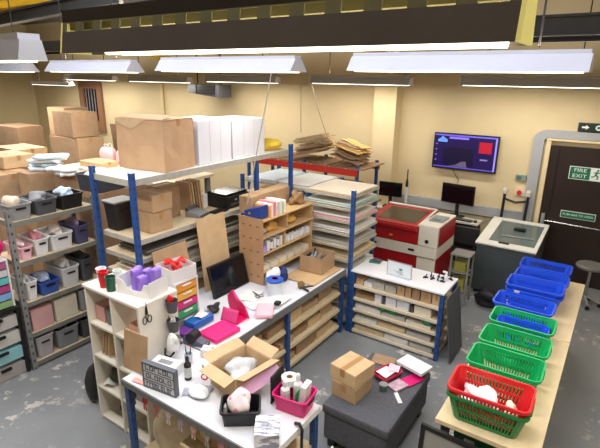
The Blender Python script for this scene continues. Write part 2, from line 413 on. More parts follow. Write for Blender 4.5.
# fan heater hung under the roof
def heater():
    t = thing('fan_heater', 'dark fan heater hanging from the roof by the back wall', 'fan heater', (-7.6, 7.7, 2.62), world=True)
    b = B(); b.prism([(-8.1, 7.5, 2.72), (-7.2, 7.5, 2.64), (-7.2, 7.5, 2.9), (-8.1, 7.5, 2.9)], (0, .4, 0)); b.put('casing', DGREY, t)
    b = B()
    for i in range(6): b.box(-7.85, -7.3, 7.488, 7.499, 2.71+i*.03, 2.722+i*.03)
    b.box(-7.86, -7.84, 7.486, 7.499, 2.7, 2.9); b.box(-7.31, -7.29, 7.486, 7.499, 2.7, 2.9); b.put('grille', BLACK, t)
    for x in (-8.0, -7.3): B().cyl((x, 7.7, 2.9), (x, 7.7, 4.46), .012, n=6).put('hanger', BEAM, t)
heater()
# pull cords
tag(B().tube([(-2.9, 3.75, 3.12), (-3.08, 3.78, 2.5), (-3.28, 3.8, 1.76)], .006, 6).put('pull_cord', mat('cord_grey', '#B9B4AA', .6)), 'pale cord hanging past the white boxes to the pigeonhole shelf', 'cord', 'hanging cords')
for i, (xa, xb) in enumerate(((-4.75, -4.36), (-4.98, -4.9))):
    tag(B().tube([(xa, 7.3, 2.96), ((xa+xb)/2, 7.25, 2.5), (xb, 7.2, 2.12)], .006, 6).put('pull_cord', mat('cord_dark', '#6B6257', .6)), ('thin dark cord slanting down to the scrap cardboard' if i == 0 else 'thin dark cord hanging straight above the scrap cardboard'), 'cord', 'hanging cords')
# ------------------------------------------------------------------ racking
def slotted(m):
    """The same steel with a row of dark slots punched along each flange."""
    n = m.name+'_slotted'
    if n in MATS: return MATS[n]
    k = m.copy(); k.name = n; MATS[n] = k; nt = k.node_tree; p = nt.nodes['Principled BSDF']
    tc = nt.nodes.new('ShaderNodeTexCoord'); so = nt.nodes.new('ShaderNodeSeparateXYZ'); sg = nt.nodes.new('ShaderNodeSeparateXYZ')
    nt.links.new(tc.outputs['Object'], so.inputs[0]); nt.links.new(tc.outputs['Generated'], sg.inputs[0])
    def op(o, a, b=None):
        q = nt.nodes.new('ShaderNodeMath'); q.operation = o
        for s_, v in ((0, a), (1, b)):
            if v is None: continue
            if isinstance(v, (int, float)): q.inputs[s_].default_value = v
            else: nt.links.new(v, q.inputs[s_])
        return q.outputs[0]
    cen = lambda v: op('LESS_THAN', op('ABSOLUTE', op('SUBTRACT', v, .5)), .15)
    f = op('MULTIPLY', op('MAXIMUM', cen(sg.outputs[0]), cen(sg.outputs[1])), op('LESS_THAN', op('FRACT', op('MULTIPLY', so.outputs[2], 11.)), .33))
    mx = nt.nodes.new('ShaderNodeMixRGB'); nt.links.new(f, mx.inputs['Fac']); mx.inputs['Color2'].default_value = (.012, .02, .05, 1)
    src = p.inputs['Base Color'].links[0].from_socket; nt.links.new(src, mx.inputs['Color1']); nt.links.new(mx.outputs['Color'], p.inputs['Base Color'])
    return k
def post(t, x, y, z0, z1, m=None, w=.045, name='post', holes=True):
    """Slotted angle post."""
    m = m or BLUESTEEL
    b = B(); th = .006
    b.prism([(x-w/2, y-w/2, z0), (x+w/2, y-w/2, z0), (x+w/2, y-w/2+th, z0), (x-w/2+th, y-w/2+th, z0), (x-w/2+th, y+w/2, z0), (x-w/2, y+w/2, z0)] if x < -99 else
            [(x-w/2, y-w/2, z0), (x+w/2, y-w/2, z0), (x+w/2, y+w/2, z0), (x+w/2-th, y+w/2, z0), (x+w/2-th, y-w/2+th, z0), (x-w/2, y-w/2+th, z0)], (0, 0, z1-z0))
    return b.put(name, slotted(m) if holes else m, t)
def deck(t, x0, x1, y0, y1, z, lip=.045, m=None, lm=None, th=.018, name='shelf'):
    """Board shelf with a steel lip round it."""
    s = B().box(x0+.004, x1-.004, y0+.004, y1-.004, z-th, z).put(name, m or CHIP, t)
    b = B()
    b.box(x0, x1, y0-.003, y0+.0035, z-lip, z-.001); b.box(x0, x1, y1-.0035, y1+.003, z-lip, z-.001)
    b.box(x0-.003, x0+.0035, y0-.003, y1+.003, z-lip, z-.001); b.box(x1-.0035, x1+.003, y0-.003, y1+.003, z-lip, z-.001)
    b.put('shelf_lip', lm or LIPGREY, s); return s
def sheets(name, label, cat, x0, x1, y0, y1, z, n, cols, th=.012, grp=None, seed=0, jit=.03):
    """n single boards lying on each other, each its own thing."""
    r = random.Random(seed)
    for i in range(n):
        dx, dy = r.uniform(-jit, jit), r.uniform(-jit, jit); c = cols[i % len(cols)]
        a = B().obox(((x0+x1)/2+dx, (y0+y1)/2+dy, z+G+i*(th+.0015)+th/2), (x1-x0-2*jit, y1-y0-2*jit, th), (0, 0, r.uniform(-.015, .015))).put(name, c[1], None)
        tag(a, label.replace('#', c[0]).replace('@', ORD[min(i, len(ORD)-1)] if i < n-1 else 'topmost'), cat, grp)
    return z+G+n*(th+.0015)
ORD = ['lowest', 'second lowest', 'third lowest', 'fourth lowest', 'fifth lowest']

# --- tall racking S1, its top shelf carries the big carton
S1 = thing('racking_unit', 'tall blue post racking carrying the big carton and white boxes on top', 'racking', (-3.9, 3.8, 0), world=True)
for y in (2.6, 4.35, 5.06):
    for x in ((-3.6,) if y == 4.35 else (-4.2, -3.6)): post(S1, x, y, .002, 2.11 if y == 4.35 else 2.25)
deck(S1, -4.19, -3.62, 2.6, 5.05, 2.18, .06, mat('white_board', '#DCD8CE', .6, .03, 4), LIPGREY)
deck(S1, -4.17, -3.61, 2.63, 4.33, 1.6, .05, CHIP, LIPGREY)
for z in (1.4, 1.2, 1.0, .8, .3): deck(S1, -4.17, -3.62, 2.63, 4.33, z, .045, CHIP, LIPGREY)
for z in (1.6, 1.2, .8): deck(S1, -4.17, -3.62, 4.38, 5.03, z, .045, CHIP, LIPGREY)
GS = mat('grey_sheet', '#B5B3AC', .5, .05, 4); WS = mat('white_sheet', '#DEDDD8', .4, .03, 4); BS = mat('blue_white_sheet', '#CFDDEA', .4, .03, 4); PS = mat('pink_sheet', '#D99AA0', .5, .05, 4); DS = mat('dark_sheet', '#4D4A48', .5)
k = 0
for z, n, cols in ((1.4, 4, [('grey', GS), ('dark', DS)]), (1.2, 5, [('grey', GS), ('white', WS)]), (1.0, 4, [('grey', GS), ('dark', DS)])):
    lv = {1.4: 'third', 1.2: 'fourth', 1.0: 'fifth'}[z]
    sheets('sheet_board', '@ # board on the %s level of the tall racking' % lv, 'sheet board', -4.13, -3.64, 2.7, 4.2, z, n, cols, .014, 'sheet boards on the tall racking', int(z*10))

# --- S2: square rack of sheets, posts at the corners
S2 = thing('racking_unit', 'blue post sheet rack standing between the work bench and the red machine', 'racking', (-2.9, 5.2, 0), world=True)
for x, y, h in ((-3.25, 4.81, 1.7), (-2.515, 4.81, 1.83), (-3.25, 5.6, 1.7), (-2.62, 5.62, 1.68)): post(S2, x, y, .002, h)
lv2 = [.12, .33, .54, .74, .93, 1.1, 1.27, 1.43, 1.59, 1.74]
packs = [('white', WS), ('pale brown', CHIP), ('grey', GS), ('white', WS), ('pale brown', CHIP), ('grey', GS), ('white', WS), ('pink', PS), ('teal', TEAL), ('cream', mat('cream_sheet', '#DCCDB6', .5, .05, 3))]
on = ['bottom', 'second', 'third', 'fourth', 'fifth', 'sixth', 'seventh', 'eighth', 'ninth', 'top']
for i, z in enumerate(lv2):
    deck(S2, -3.22, -2.545, 4.83, 5.57, z, .03, CHIP, LIPGREY, .012)
    n = 2 if i == 9 else 4
    c2 = [packs[i], ('white', WS)] if i in (7, 8) else [packs[i]]
    sheets('sheet_board', '@ # sheet on the %s level of the square rack' % on[i], 'sheet board', -3.215, -2.545, 4.84, 5.56, z, n, c2, .011, 'sheets in the square rack', i, .015)
# rack of pale sheets farther left behind the pigeonholes
S3 = thing('racking_unit', 'low sheet rack behind the pigeonhole shelf with blue white sheets on top', 'racking', (-3.9, 5.6, 0), world=True)
for x in (-4.5, -3.34):
    for y in (5.12, 6.0): post(S3, x, y, .002, 1.74 if x < -4 else 1.69, name='post')
for i, z in enumerate((.5, .9, 1.3, 1.66)):
    deck(S3, -4.47, -3.37, 5.15, 5.97, z, .03, CHIP, LIPGREY, .012)
    for s, (xa, xb) in enumerate(((-4.45, -3.95), (-3.9, -3.38))):
        sheets('sheet_board', '@ of the %s sheets, %s level of the low rack' % ('blue white' if s == 0 else 'white', ['bottom', 'second', 'third', 'top'][i]), 'sheet board', xa, xb, 5.16, 5.96, z, 3, [('', BS if s == 0 else WS)], .011, 'sheets in the low rack', 30+i*2+s, .01)

# --- red beam pallet rack with the scrap cardboard, near the back wall
PR = thing('pallet_rack', 'blue post rack with red beams holding scrap cardboard by the back wall', 'racking', (-4.3, 6.9, 0), world=True)
for x in (-5.55, -4.35, -3.36):
    for y in (6.5, 7.2): post(PR, x, y, .002, 1.78, holes=False)
REDB = mat('red_beam', '#B3261C', .45, .05, 5)
for z in (1.72, 1.1):
    for y in (6.5, 7.2): B().box(-5.6, -3.33, y-.06 if y < 7 else y+.03, y-.03 if y < 7 else y+.06, z-.1, z).put('beam', REDB, PR)
    for i in range(7): B().box(-5.5+i*.33, -5.22+i*.33, 6.46, 7.23, z+.001, z+.02).put('slat_board', mat('slat_brown', '#8A6B4C', .8, .1, 6), PR)

# --- work bench D1 along the depth, and near bench across
LAM = mat('bench_white', '#DEDFE4', .3, .015, 2.5); EDGE = mat('bench_edge_grey', '#6E6F70', .5, .05, 6)
D1 = thing('work_bench', 'long white topped work bench with cardboard packs on its lower shelves', 'work bench', (-3.0, 3.6, 0), world=True)
B().box(-3.575, -2.56, 2.47, 4.76, .825, .85).put('worktop', LAM, D1)
B().box(-3.575, -2.55, 2.455, 2.468, .79, .85).put('edge_strip', EDGE, D1)
B().box(-2.558, -2.545, 2.47, 4.76, .775, .85).put('edge_strip', EDGE, D1)
for x, y in ((-2.575, 2.52), (-2.575, 3.58), (-2.575, 4.72), (-3.54, 2.52), (-3.54, 4.72)): post(D1, x, y, .002, .82)
for z in (.56, .33, .1): deck(D1, -3.55, -2.58, 2.5, 4.74, z, .035, CHIP, CHIP)
D2 = thing('work_bench', 'near white topped work bench with the letter board and packing clutter', 'work bench', (-2.2, 2.14, 0), world=True)
b = B(); b.box(-2.885, -1.475, 1.83, 2.45, .825, .85); b.put('worktop', LAM, D2)
B().box(-2.885, -1.475, 1.817, 1.829, .8, .85).put('edge_strip', EDGE, D2)
B().box(-1.474, -1.465, 1.817, 2.45, .8, .85).put('edge_strip', WHITEP, D2)
for x, y in ((-2.86, 1.86), (-1.5, 1.86), (-1.5, 2.42), (-2.86, 2.42)): post(D2, x, y, .002, .82)
deck(D2, -2.3, -1.5, 1.86, 2.42, .52, .035, CHIP, CHIP); deck(D2, -2.86, -1.5, 1.86, 2.42, .12, .035, CHIP, CHIP)

# --- island
IS = thing('storage_island', 'white topped island rack of blue posts and shelves of small cartons', 'shelving island', (-1.9, 5.04, 0), world=True)
B().box(-2.485, -1.335, 4.775, 5.29, .83, .852, .004).put('worktop', LAM, IS)
for x, y in ((-2.46, 4.8), (-1.36, 4.8), (-2.46, 5.26), (-1.36, 5.26)): post(IS, x, y, .002, .828)
ISZ = [.06, .2, .35, .5, .67]
for z in ISZ: deck(IS, -2.45, -1.37, 4.785, 5.28, z, .035, CHIP, mat('pale_lip', '#CFC6B4', .6, .05, 8), .014)

# --- white cube unit
CU = thing('cube_shelf', 'white cube shelf of two by four cells at the bench end', 'shelf unit', (-3.27, 2.24, 0), world=True)
CW = mat('cube_white', '#E4DFD4', .5, .03, 4)
cx0, cx1, cy0, cy1, ch, ct = -3.63, -2.9, 2.04, 2.43, 1.37, .022
for x in (cx0, (cx0+cx1)/2-ct/2, cx1-ct): B().box(x, x+ct, cy0, cy1, .002, ch-ct-.001).put('upright', CW, CU)
B().box(cx0-.01, cx1+.01, cy0-.01, cy1, ch-ct, ch).put('top_board', CW, CU)
CZ = [.012+i*(ch-ct-.04)/4 for i in range(5)]
for z in CZ[:4]:
    for x in (cx0+ct, (cx0+cx1)/2+ct/2): B().box(x+.0005, x+(cx1-cx0)/2-1.5*ct-.0005, cy0+.005, cy1, z, z+ct).put('shelf', CW, CU)

# --- pigeonhole shelf on the bench
PG = thing('pigeonhole_shelf', 'wooden pigeonhole shelf with pegboard end standing on the work bench', 'shelf', (-3.2, 4.1, .85), world=True)
PEG = mat('pegboard', '#B58F68', .7, .05, 6); PGW = mat('pigeon_wood', '#C9A877', .65, .1, 4)
py0, py1, px0, px1, pz = 3.8, 4.765, -3.4, -3.06, 1.6
B().box(px0, px1, py0-.012, py0, .852, pz+.02).put('end_panel', PEG, PG)
b = B()
for i in range(3):
    for j in range(5): b.obox((px0+.07+i*.1, py0-.0135, .95+j*.145), (.035, .002, .012))
b.put('end_slots', mat('slot_brown', '#6E5136', .8), PG)
B().box(px0, px1, py1, py1+.012, .852, pz+.02).put('end_panel', PGW, PG)
B().box(px0, px0+.01, py0+.001, py1-.001, .852, pz).put('back_panel', PGW, PG)
for z in (1.0, 1.22, 1.41, 1.6): B().box(px0+.011, px1, py0+.001, py1-.001, z-.014, z).put('shelf', PGW, PG)
for z, ys in ((1.41, (4.25,)), (1.22, (4.2,))):
    for y in ys: B().box(px0+.011, px1-.005, y, y+.012, z+.001, z+.174).put('divider', PGW, PG)

# --- left grey rack
LR = thing('metal_shelving', 'grey metal shelving full of plastic bins standing along the aisle', 'shelving', (-5.12, 2.54, 0), world=True)
for x in (-5.36, -4.9):
    for y in (2.08, 3.0): post(LR, x, y, .002, 1.8, GREYSTEEL, .05)
LRZ = [.075, .42, .78, 1.24, 1.67]
for z in LRZ: deck(LR, -5.35, -4.89, 2.09, 2.99, z, .05, CHIP, mat('lip_dull', '#77776F', .6, .06, 8))
# --- tables on the right
def basket_table(label, y0, y1):
    t = thing('table', label, 'table', (-.42, (y0+y1)/2, 0), world=True)
    B().box(-.75, -.095, y0, y1, .815, .85, .003).put('tabletop', mat('table_top', '#E3CDA3', .45, .05, 2.5, stretch=(6, 1, 6)), t)
    b = B(); b.box(-.72, -.12, y1-.055, y1-.03, .72, .813); b.box(-.72, -.695, y0+.05, y1-.05, .72, .813); b.box(-.145, -.12, y0+.05, y1-.05, .72, .813)
    b.put('apron', mat('apron_grey', '#8B8578', .6), t)
    for x in (-.69, -.15):
        for y in (y0+.07, y1-.07): B().box(x-.025, x+.025, y-.025, y+.025, .002, .813).put('leg', DGREY, t)
    B().box(-.7, -.14, y0+.06, y1-.06, .28, .3).put('lower_shelf', CHIP, t)
basket_table('near pale wood topped table carrying the red and green baskets', 2.8, 4.455)
basket_table('far pale wood topped table carrying the blue baskets', 4.465, 5.99)

# --- ottoman
OT = thing('ottoman', 'large charcoal fabric ottoman with small cartons on top', 'ottoman', (-1.43, 3.42, 0), world=True)
FAB = mat('charcoal_fabric', '#525359', .9, .12, 40, .15)
B().box(-1.72, -1.14, 2.93, 3.88, .1, .36, .02).put('body', FAB, OT)
B().box(-1.735, -1.125, 2.915, 3.895, .363, .45, .025).put('lid_cushion', FAB, OT)
b = B(); b.box(-1.72, -1.14, 2.935, 3.875, .352, .368); b.put('seam_piping', mat('piping_dark', '#2B2C30', .9), OT)
for x in (-1.66, -1.2):
    for y in (3.0, 3.8): B().box(x-.035, x+.035, y-.035, y+.035, .002, .099).put('foot', BLACK, OT)

# --- red laser cutter
RL = thing('laser_cutter', 'red and cream laser cutting machine beside the sheet rack', 'laser cutter', (-2.4, 6.6, 0), world=True)
RM = mat('machine_red', '#A0121C', .35, .05, 3); RC = mat('machine_cream', '#DCD6C8', .4, .03, 4)
B().box(-2.93, -2.2, 6.24, 6.98, .06, .652, .01).put('lower_cabinet', RM, RL)
B().box(-2.198, -1.93, 6.24, 6.98, .06, .652, .006).put('lower_door', RC, RL)
B().box(-2.95, -1.91, 6.21, 7.0, .655, .815, .006).put('cream_band', RC, RL)
B().box(-2.93, -2.19, 6.2, 6.99, .82, 1.06, .01).put('red_front', RM, RL)
B().box(-2.188, -1.91, 6.2, 6.99, .82, 1.13, .008).put('control_column', RC, RL)
B().box(-1.908, -1.9, 6.25, 6.97, .83, 1.11, .003).put('side_panel', RM, RL)
B().box(-1.928, -1.92, 6.27, 6.95, .1, .63, .002).put('lower_side_panel', RM, RL)
b = B(); b.prism([(-2.99, 6.19, 1.062), (-2.99, 6.98, 1.062), (-2.99, 6.98, 1.16), (-2.99, 6.19, 1.09)], (.795, 0, 0)); lid = b.put('lid', RM, RL)
b = B(); sl = (1.16-1.09)/.79
def lidp(x, y, dz): return (x, y, 1.09+(y-6.19)*sl+dz)
b.prism([lidp(-2.88, 6.3, .001), lidp(-2.28, 6.3, .001), lidp(-2.28, 6.85, .001), lidp(-2.88, 6.85, .001)], (0, 0, .003)); b.put('lid_window', mat('smoked_window', '#2E2620', .15), lid)
b = B(); b.tube([lidp(-2.97, 6.94, .015), lidp(-2.2, 6.94, .015), lidp(-2.2, 6.22, .008)], .018); b.put('lid_edge', RC, lid)
b = B(); b.box(-3.02, -2.2, 6.15, 6.189, 1.03, 1.075); b.put('front_rail', RM, RL)
b = B(); b.obox((-2.04, 6.6, 1.141), (.2, .3, .02)); b.put('control_pad', GREYP, RL)
b = B(); b.obox((-2.04, 6.5, 1.155), (.12, .06, .006)); b.put('keypad_screen', mat('green_lcd', '#5E7F66', .4), RL)
b = B(); b.cyl((-2.06, 6.19, .9), (-2.06, 6.198, .9), .028); b.put('emergency_button', BLACK, RL)
for i in range(9): B().obox((-2.72+i*.05, 6.197, .95), (.012, .004, .06), (0, .3, 0)).put('vent_slot', mat('vent_red', '#7E0F16', .5), RL)
B().obox((-2.6, 6.197, .9), (.05, .004, .022)).put('yellow_badge', mat('badge_yellow', '#D9A53A', .5), RL)
for x in (-2.87, -2.28): B().obox((x, 6.205, .73), (.09, .008, .03)).put('recess_handle', BLACK, RL)
for x in (-2.85, -2.0):
    for y in (6.3, 6.9): B().cyl((x, y, .002), (x, y, .059), .03).put('caster', BLACK, RL)

# --- grey laser cutter
GL = thing('laser_cutter', 'dark grey laser cutter with white lid frame and glass top near the door', 'laser cutter', (-1.15, 7.4, 0), world=True)
GB = mat('machine_grey', '#414A4E', .5, .05, 3)
B().box(-1.55, -.77, 6.92, 7.98, .06, .76, .012).put('cabinet', GB, GL)
b = B(); gz = lambda y: .765+(y-6.9)*.13/1.1
def gl(x, y, dz=0): return (x, y, gz(y)+dz)
b.prism([(-1.57, 6.9, .762), (-1.57, 8.0, .762), (-1.57, 8.0, gz(8.0)), (-1.57, 6.9, gz(6.9)+.02)], (.82, 0, 0)); b.put('hood', GB, GL)
fr = [(-1.57, -1.42, 6.9, 8.0), (-1.418, -.75, 6.9, 7.05), (-.80, -.75, 7.052, 8.0), (-1.418, -.802, 7.9, 8.0)]
for i, (xa, xb, ya, yb) in enumerate(fr):
    b = B(); b.prism([gl(xa, ya, .022), gl(xb, ya, .022), gl(xb, yb, .022), gl(xa, yb, .022)], (0, 0, .02)); b.put('lid_frame', mat('machine_white', '#D9D7CE', .45, .03, 5), GL)
b = B(); b.prism([gl(-1.416, 7.053, .022), gl(-.803, 7.053, .022), gl(-.803, 7.898, .022), gl(-1.416, 7.898, .022)], (0, 0, .008)); b.put('lid_glass', mat('grey_glass', '#5E6A68', .12), GL)
b = B(); b.tube([gl(-1.3, 7.3, .04), gl(-.86, 7.34, .04)], .012); b.put('gantry', GREYP, GL)
b = B(); b.obox(gl(-1.1, 7.6, .05), (.16, .1, .03)); b.put('laser_head', BLACK, GL)
b = B(); b.obox((-1.2, 7.02, gz(7.0)+.05), (.14, .05, .015)); b.put('handle', BLACK, GL)
for x in (-1.5, -.82):
    for y in (7.0, 7.9): B().cyl((x, y, .002), (x, y, .059), .035).put('caster', BLACK, GL)

# --- desk on the back wall
DK = thing('desk', 'pale narrow desk under the television holding a monitor and keyboard', 'desk', (-2.5, 7.9, 0), world=True)
B().box(-3.62, -1.72, 7.6, 7.92, .83, .86, .004).put('desktop', mat('desk_grey', '#BDB7A8', .5, .04, 3), DK)
for x in (-3.57, -1.77):
    for y in (7.64, 7.88): B().box(x-.02, x+.02, y-.02, y+.02, .002, .829).put('leg', BLACK, DK)
B().box(-3.54, -1.8, 7.86, 7.89, .08, .8).put('modesty_panel', BLACK, DK)
# ------------------------------------------------------------------ makers (parts around the thing's own base)
def carton(label, c, s, rz=0, m=None, grp=None, tape=True, sticker=None, open_=None, name='carton', cat='cardboard box', dent=0.):
    """Closed carton: body, two top flaps meeting in a seam, tape strip. open_: list of four flap angles (deg), x-, x+, y-, y+ or None."""
    m = m or CARD; t = spin(thing(name, label, cat, (c[0], c[1], c[2]+G), grp), rz); x, y, z = s; w = .006
    if open_ is None:
        b = B(); b.obox((0, 0, (z-.006)/2), (x, y, z-.006), (0, 0, 0), min(.006, z*.08))
        if dent:
            r = random.Random(len(label))
            bmesh.ops.subdivide_edges(b.bm, edges=[e for e in b.bm.edges if e.calc_length() > .1], cuts=3, use_grid_fill=True)
            for v in b.bm.verts:
                if v.co.z > .02: v.co += Vector((r.uniform(-1, 1), r.uniform(-1, 1), r.uniform(-1, .3)))*dent
        b.put('body', m, t)
        lo = x >= y
        for sg in (-1, 1):
            b = B()
            if lo: b.obox((0, sg*(y/4+.0015), z-.002), (x-.002, y/2-.004, .005), (sg*-.004, 0, 0))
            else: b.obox((sg*(x/4+.0015), 0, z-.002), (x/2-.004, y-.002, .005), (0, sg*.004, 0))
            b.put('top_flap', m, t)
        if tape:
            tw = min(.05, .25*min(x, y)); b = B()
            if lo: b.box(-x/2-.001, x/2+.001, -tw/2, tw/2, z+.001, z+.002); b.box(-x/2-.0016, -x/2-.0002, -tw/2, tw/2, z-.07 if z > .1 else z*.5, z+.002); b.box(x/2+.0002, x/2+.0016, -tw/2, tw/2, z-.07 if z > .1 else z*.5, z+.002)
            else: b.box(-tw/2, tw/2, -y/2-.001, y/2+.001, z+.001, z+.002); b.box(-tw/2, tw/2, -y/2-.0016, -y/2-.0002, z-.07 if z > .1 else z*.5, z+.002)
            b.put('tape', TAPE, t)
    else:
        b = B(); b.ring(x, y, .003, z, w, .006, n=1); b.put('body', m, t)
        B().box(-x/2+w, x/2-w, -y/2+w, y/2-w, .001, .006).put('bottom', CARDIN, t)
        for i, a in enumerate(open_):
            if a is None: continue
            L = (y if i < 2 else x)*.48 if max(x, y) < 3*min(x, y) else min(x, y)*.45
            L = min(L, .5*min(x, y))*.66; a = math.radians(a); dx, dz = math.cos(a)*L, math.sin(a)*L
            b = B()
            if i < 2:
                sg = -1 if i == 0 else 1; p = sg*x/2
                b.prism([(p+sg*.001, -y/2+.004, z+.001), (p+sg*(dx+.001), -y/2+.004, z+dz), (p+sg*(dx+.001), y/2-.004, z+dz), (p+sg*.001, y/2-.004, z+.001)], (sg*math.sin(a)*-.004, 0, .004*abs(math.cos(a))+.0005))
            else:
                sg = -1 if i == 2 else 1; p = sg*y/2
                b.prism([(-x/2+.004, p+sg*.001, z+.001), (-x/2+.004, p+sg*(dx+.001), z+dz), (x/2-.004, p+sg*(dx+.001), z+dz), (x/2-.004, p+sg*.001, z+.001)], (0, sg*math.sin(a)*-.004, .004*abs(math.cos(a))+.0005))
            b.put('top_flap', m, t)
    if sticker:                                     # (face, u, v, w, h): paper label on a side
        f, u, v, sw, sh = sticker; b = B()
        if f == 'y-': b.obox((u, -y/2-.0012, v), (sw, .0012, sh))
        else: b.obox((x/2+.0012, u, v), (.0012, sw, sh))
        b.put('paper_label', WHITEP, t)
    return t
def bin_(label, c, s, rz=0, m=None, grp=None, taper=.015, th=.005, rim=.008, name='storage_bin', cat='storage bin', handle=True, lid=None):
    m = m or DGREY; t = spin(thing(name, label, cat, (c[0], c[1], c[2]+G), grp), rz); x, y, z = s; rd = min(.03, .2*min(x, y))
    b = B(); b.ring(x-2*taper, y-2*taper, .004, z, th, rd, out=taper); b.put('body', m, t)
    B().box(-x/2+taper+.004, x/2-taper-.004, -y/2+taper+.004, y/2-taper-.004, .001, .007).put('bottom', m, t)
    b = B(); b.ring(x+2*rim, y+2*rim, z-.014, z+.002, rim+.003, rd+.006); b.put('rim', m, t)
    if handle:
        b = B(); b.obox((x/2-taper*.4+.008, 0, z*.72), (.006, min(.11, y*.45), .022), (0, 0, 0), .002); b.put('handle', BLACK, t)
    if lid: B().box(-x/2-.01, x/2+.01, -y/2-.01, y/2+.01, z+.003, z+.018, .003).put('lid', lid, t)
    return t
def pile(label, c, r, m, name, cat, grp=None, seed=0, amp=.16):
    return tag(B().blob(c, r, amp, seed, 3, c[2]-r[2]*.75).put(name, m, smooth=True), label, cat, grp)
def slab(name, label, cat, c, s, rot, m, grp=None, bev=0.):
    """One flat board or sheet: centre, size, rotation in degrees; its lowest corner decides the height if c[2] is None."""
    return tag(B().obox(c, s, tuple(math.radians(a) for a in rot), bev).put(name, m), label, cat, grp)
def paper(label, c, s, rz=0, m=None, z=None, grp=None, name='paper_sheet', cat='paper', curl=.004, seed=0):
    r = random.Random(seed); a = r.uniform(0, 6)
    ca, sa = math.cos(math.radians(rz)), math.sin(math.radians(rz))
    def f(u, v):
        x, y = (u-.5)*s[0], (v-.5)*s[1]
        return (c[0]+ca*x-sa*y, c[1]+sa*x+ca*y, c[2]+.002+curl*(1+math.sin(a+u*4+v*3)))
    b = B().sheet(f, 6, 6, .0012); return tag(b.put(name, m or WHITEP), label, cat, grp)

# ------------------------------------------------------------------ top of the tall racking
t = carton('big torn topped carton on the top shelf of the tall racking', (-3.96, 3.19, 2.18), (.62, .44, .5), 7, mat('carton_tan', '#C09D78', .85, .06, 5, .08), None, dent=.006)
b = B(); b.prism([(-.31, -.222, .47), (-.2, -.226, .43), (-.08, -.226, .40), (.02, -.226, .46), (.1, -.226, .5), (-.31, -.222, .5)], (0, .002, 0)); b.put('torn_strip', CARD2, t)
b = B(); b.prism([(-.3, -.2, .502), (.3, -.21, .502), (.28, -.05, .535), (-.28, -.06, .53)], (0, 0, .004)); b.put('loose_flap', CARD2, t)
for i, (y, w, h, lb) in enumerate(((3.75, .5, .46, 'white carton next to the big brown carton on the tall racking'), (4.31, .58, .43, 'white carton nearer the hanging cord on the tall racking'))):
    t = carton(lb, (-3.92, y, 2.18), (.5, w, h), 0, mat('white_carton', '#DADAE2', .5, .02, 5), 'white cartons on the racking', tape=False)
    for k in (-1, 1): B().box(.2508, .252, k*w*.16-.002, k*w*.16+.002, .02, h-.02).put('seam', mat('seam_grey', '#C2C2CC', .6), t)
pile('yellow padded sack lying past the white cartons on the racking', (-3.78, 4.87, 2.25), (.14, .16, .085), mat('yellow_sack', '#D8B73A', .6, .08, 6), 'sack', 'sack', None, 3)
paper('crumpled clear wrap hanging at the lip below the white cartons', (-3.64, 4.05, 2.182), (.02, .12), 0, mat('clear_wrap', '#E8E8EA', .3), curl=.01, name='plastic_wrap', cat='plastic wrap')

# second level
carton('upper brown carton of the pair on the racking above the ribbon box', (-3.82, 2.98, 1.8), (.28, .26, .17), 4, CARD, 'cartons on the second level')
carton('lower brown carton of the pair on the racking above the ribbon box', (-3.79, 2.95, 1.6), (.26, .26, .195), -3, CARD, 'cartons on the second level')
carton('brown carton at the back of the second level behind the carton pair', (-4.04, 3.3, 1.6), (.2, .28, .36), 2, CARD3, 'cartons on the second level')
for i in range(5):
    slab('cardboard_sheet', ['nearest', 'second nearest', 'middle', 'second farthest', 'farthest'][i]+' of the upright cardboard sheets under the white cartons', 'cardboard sheet', (-4.0, 3.56+i*.045, 1.785), (.2, .018, .34), (6, 0, 4-i*3), [CARD, CARD2, CARD3][i % 3], 'upright cardboard sheets on the racking')
def printer():
    t = thing('printer', 'black inkjet printer on the second level of the tall racking', 'printer', (-3.84, 4.1, 1.602))
    B().obox((0, 0, .075), (.32, .4, .15), (0, 0, 0), .012).put('body', BLACK, t)
    B().obox((-.01, 0, .163), (.3, .38, .022), (0, 0, 0), .008).put('scanner_lid', BLACKG, t)
    B().obox((.1625, 0, .05), (.004, .26, .03)).put('output_slot', DGREY, t)
    B().obox((.163, .12, .105), (.004, .09, .03)).put('control_panel', GREYP, t)
    B().obox((.1625, -.04, .1), (.003, .04, .02)).put('badge', mat('badge_grey', '#9A9A9C', .4), t)
printer()
t = thing('desk_phone', 'grey desk phone with coiled cord beside the printer', 'telephone', (-3.8, 3.55, 1.602)); spin(t, 15)
b = B(); b.prism([(-.09, -.1, 0), (.09, -.1, 0), (.09, -.1, .03), (-.09, -.1, .07)], (0, .2, 0)); b.put('base', GREYP, t)
b = B(); b.tube([(-.06, -.11, .085), (-.05, -.06, .1), (-.05, .05, .1), (-.06, .1, .085)], [.022, .015, .015, .022], 8); b.put('handset', DGREY, t)
b = B(); b.tube([(.1+.012*math.cos(i), -.1+i*.006, .015+.012*math.sin(i)) for i in range(0, 34)], .004, 5); b.put('coiled_cord', BLACK, t)
slab('keyboard', 'flat black keyboard lying in front of the printer', 'keyboard', (-3.7, 3.79, 1.613), (.12, .2, .018), (0, 0, 4), BLACK)
carton('small white box between the desk phone and upright cardboard', (-4.02, 3.835, 1.6), (.14, .07, .16), 0, WHITE, None, tape=False)
for i in range(4):
    slab('cardboard_sheet', ['lowest', 'second', 'third', 'topmost'][i]+' wide cardboard sheet sloping beside the front racking post', 'cardboard sheet', (-3.93, 2.78, 1.432+i*.022+.05), (.42, .24, .012), (0, 0, 2*i-3), [CARD2, CARD][i % 2], 'sloping cardboard sheets on the racking') if i < 0 else None
t = bin_('black crate with grey lid behind the blue racking post', (-4.09, 2.78, 1.6), (.2, .24, .28), 0, BLACK, None, lid=GREYP)
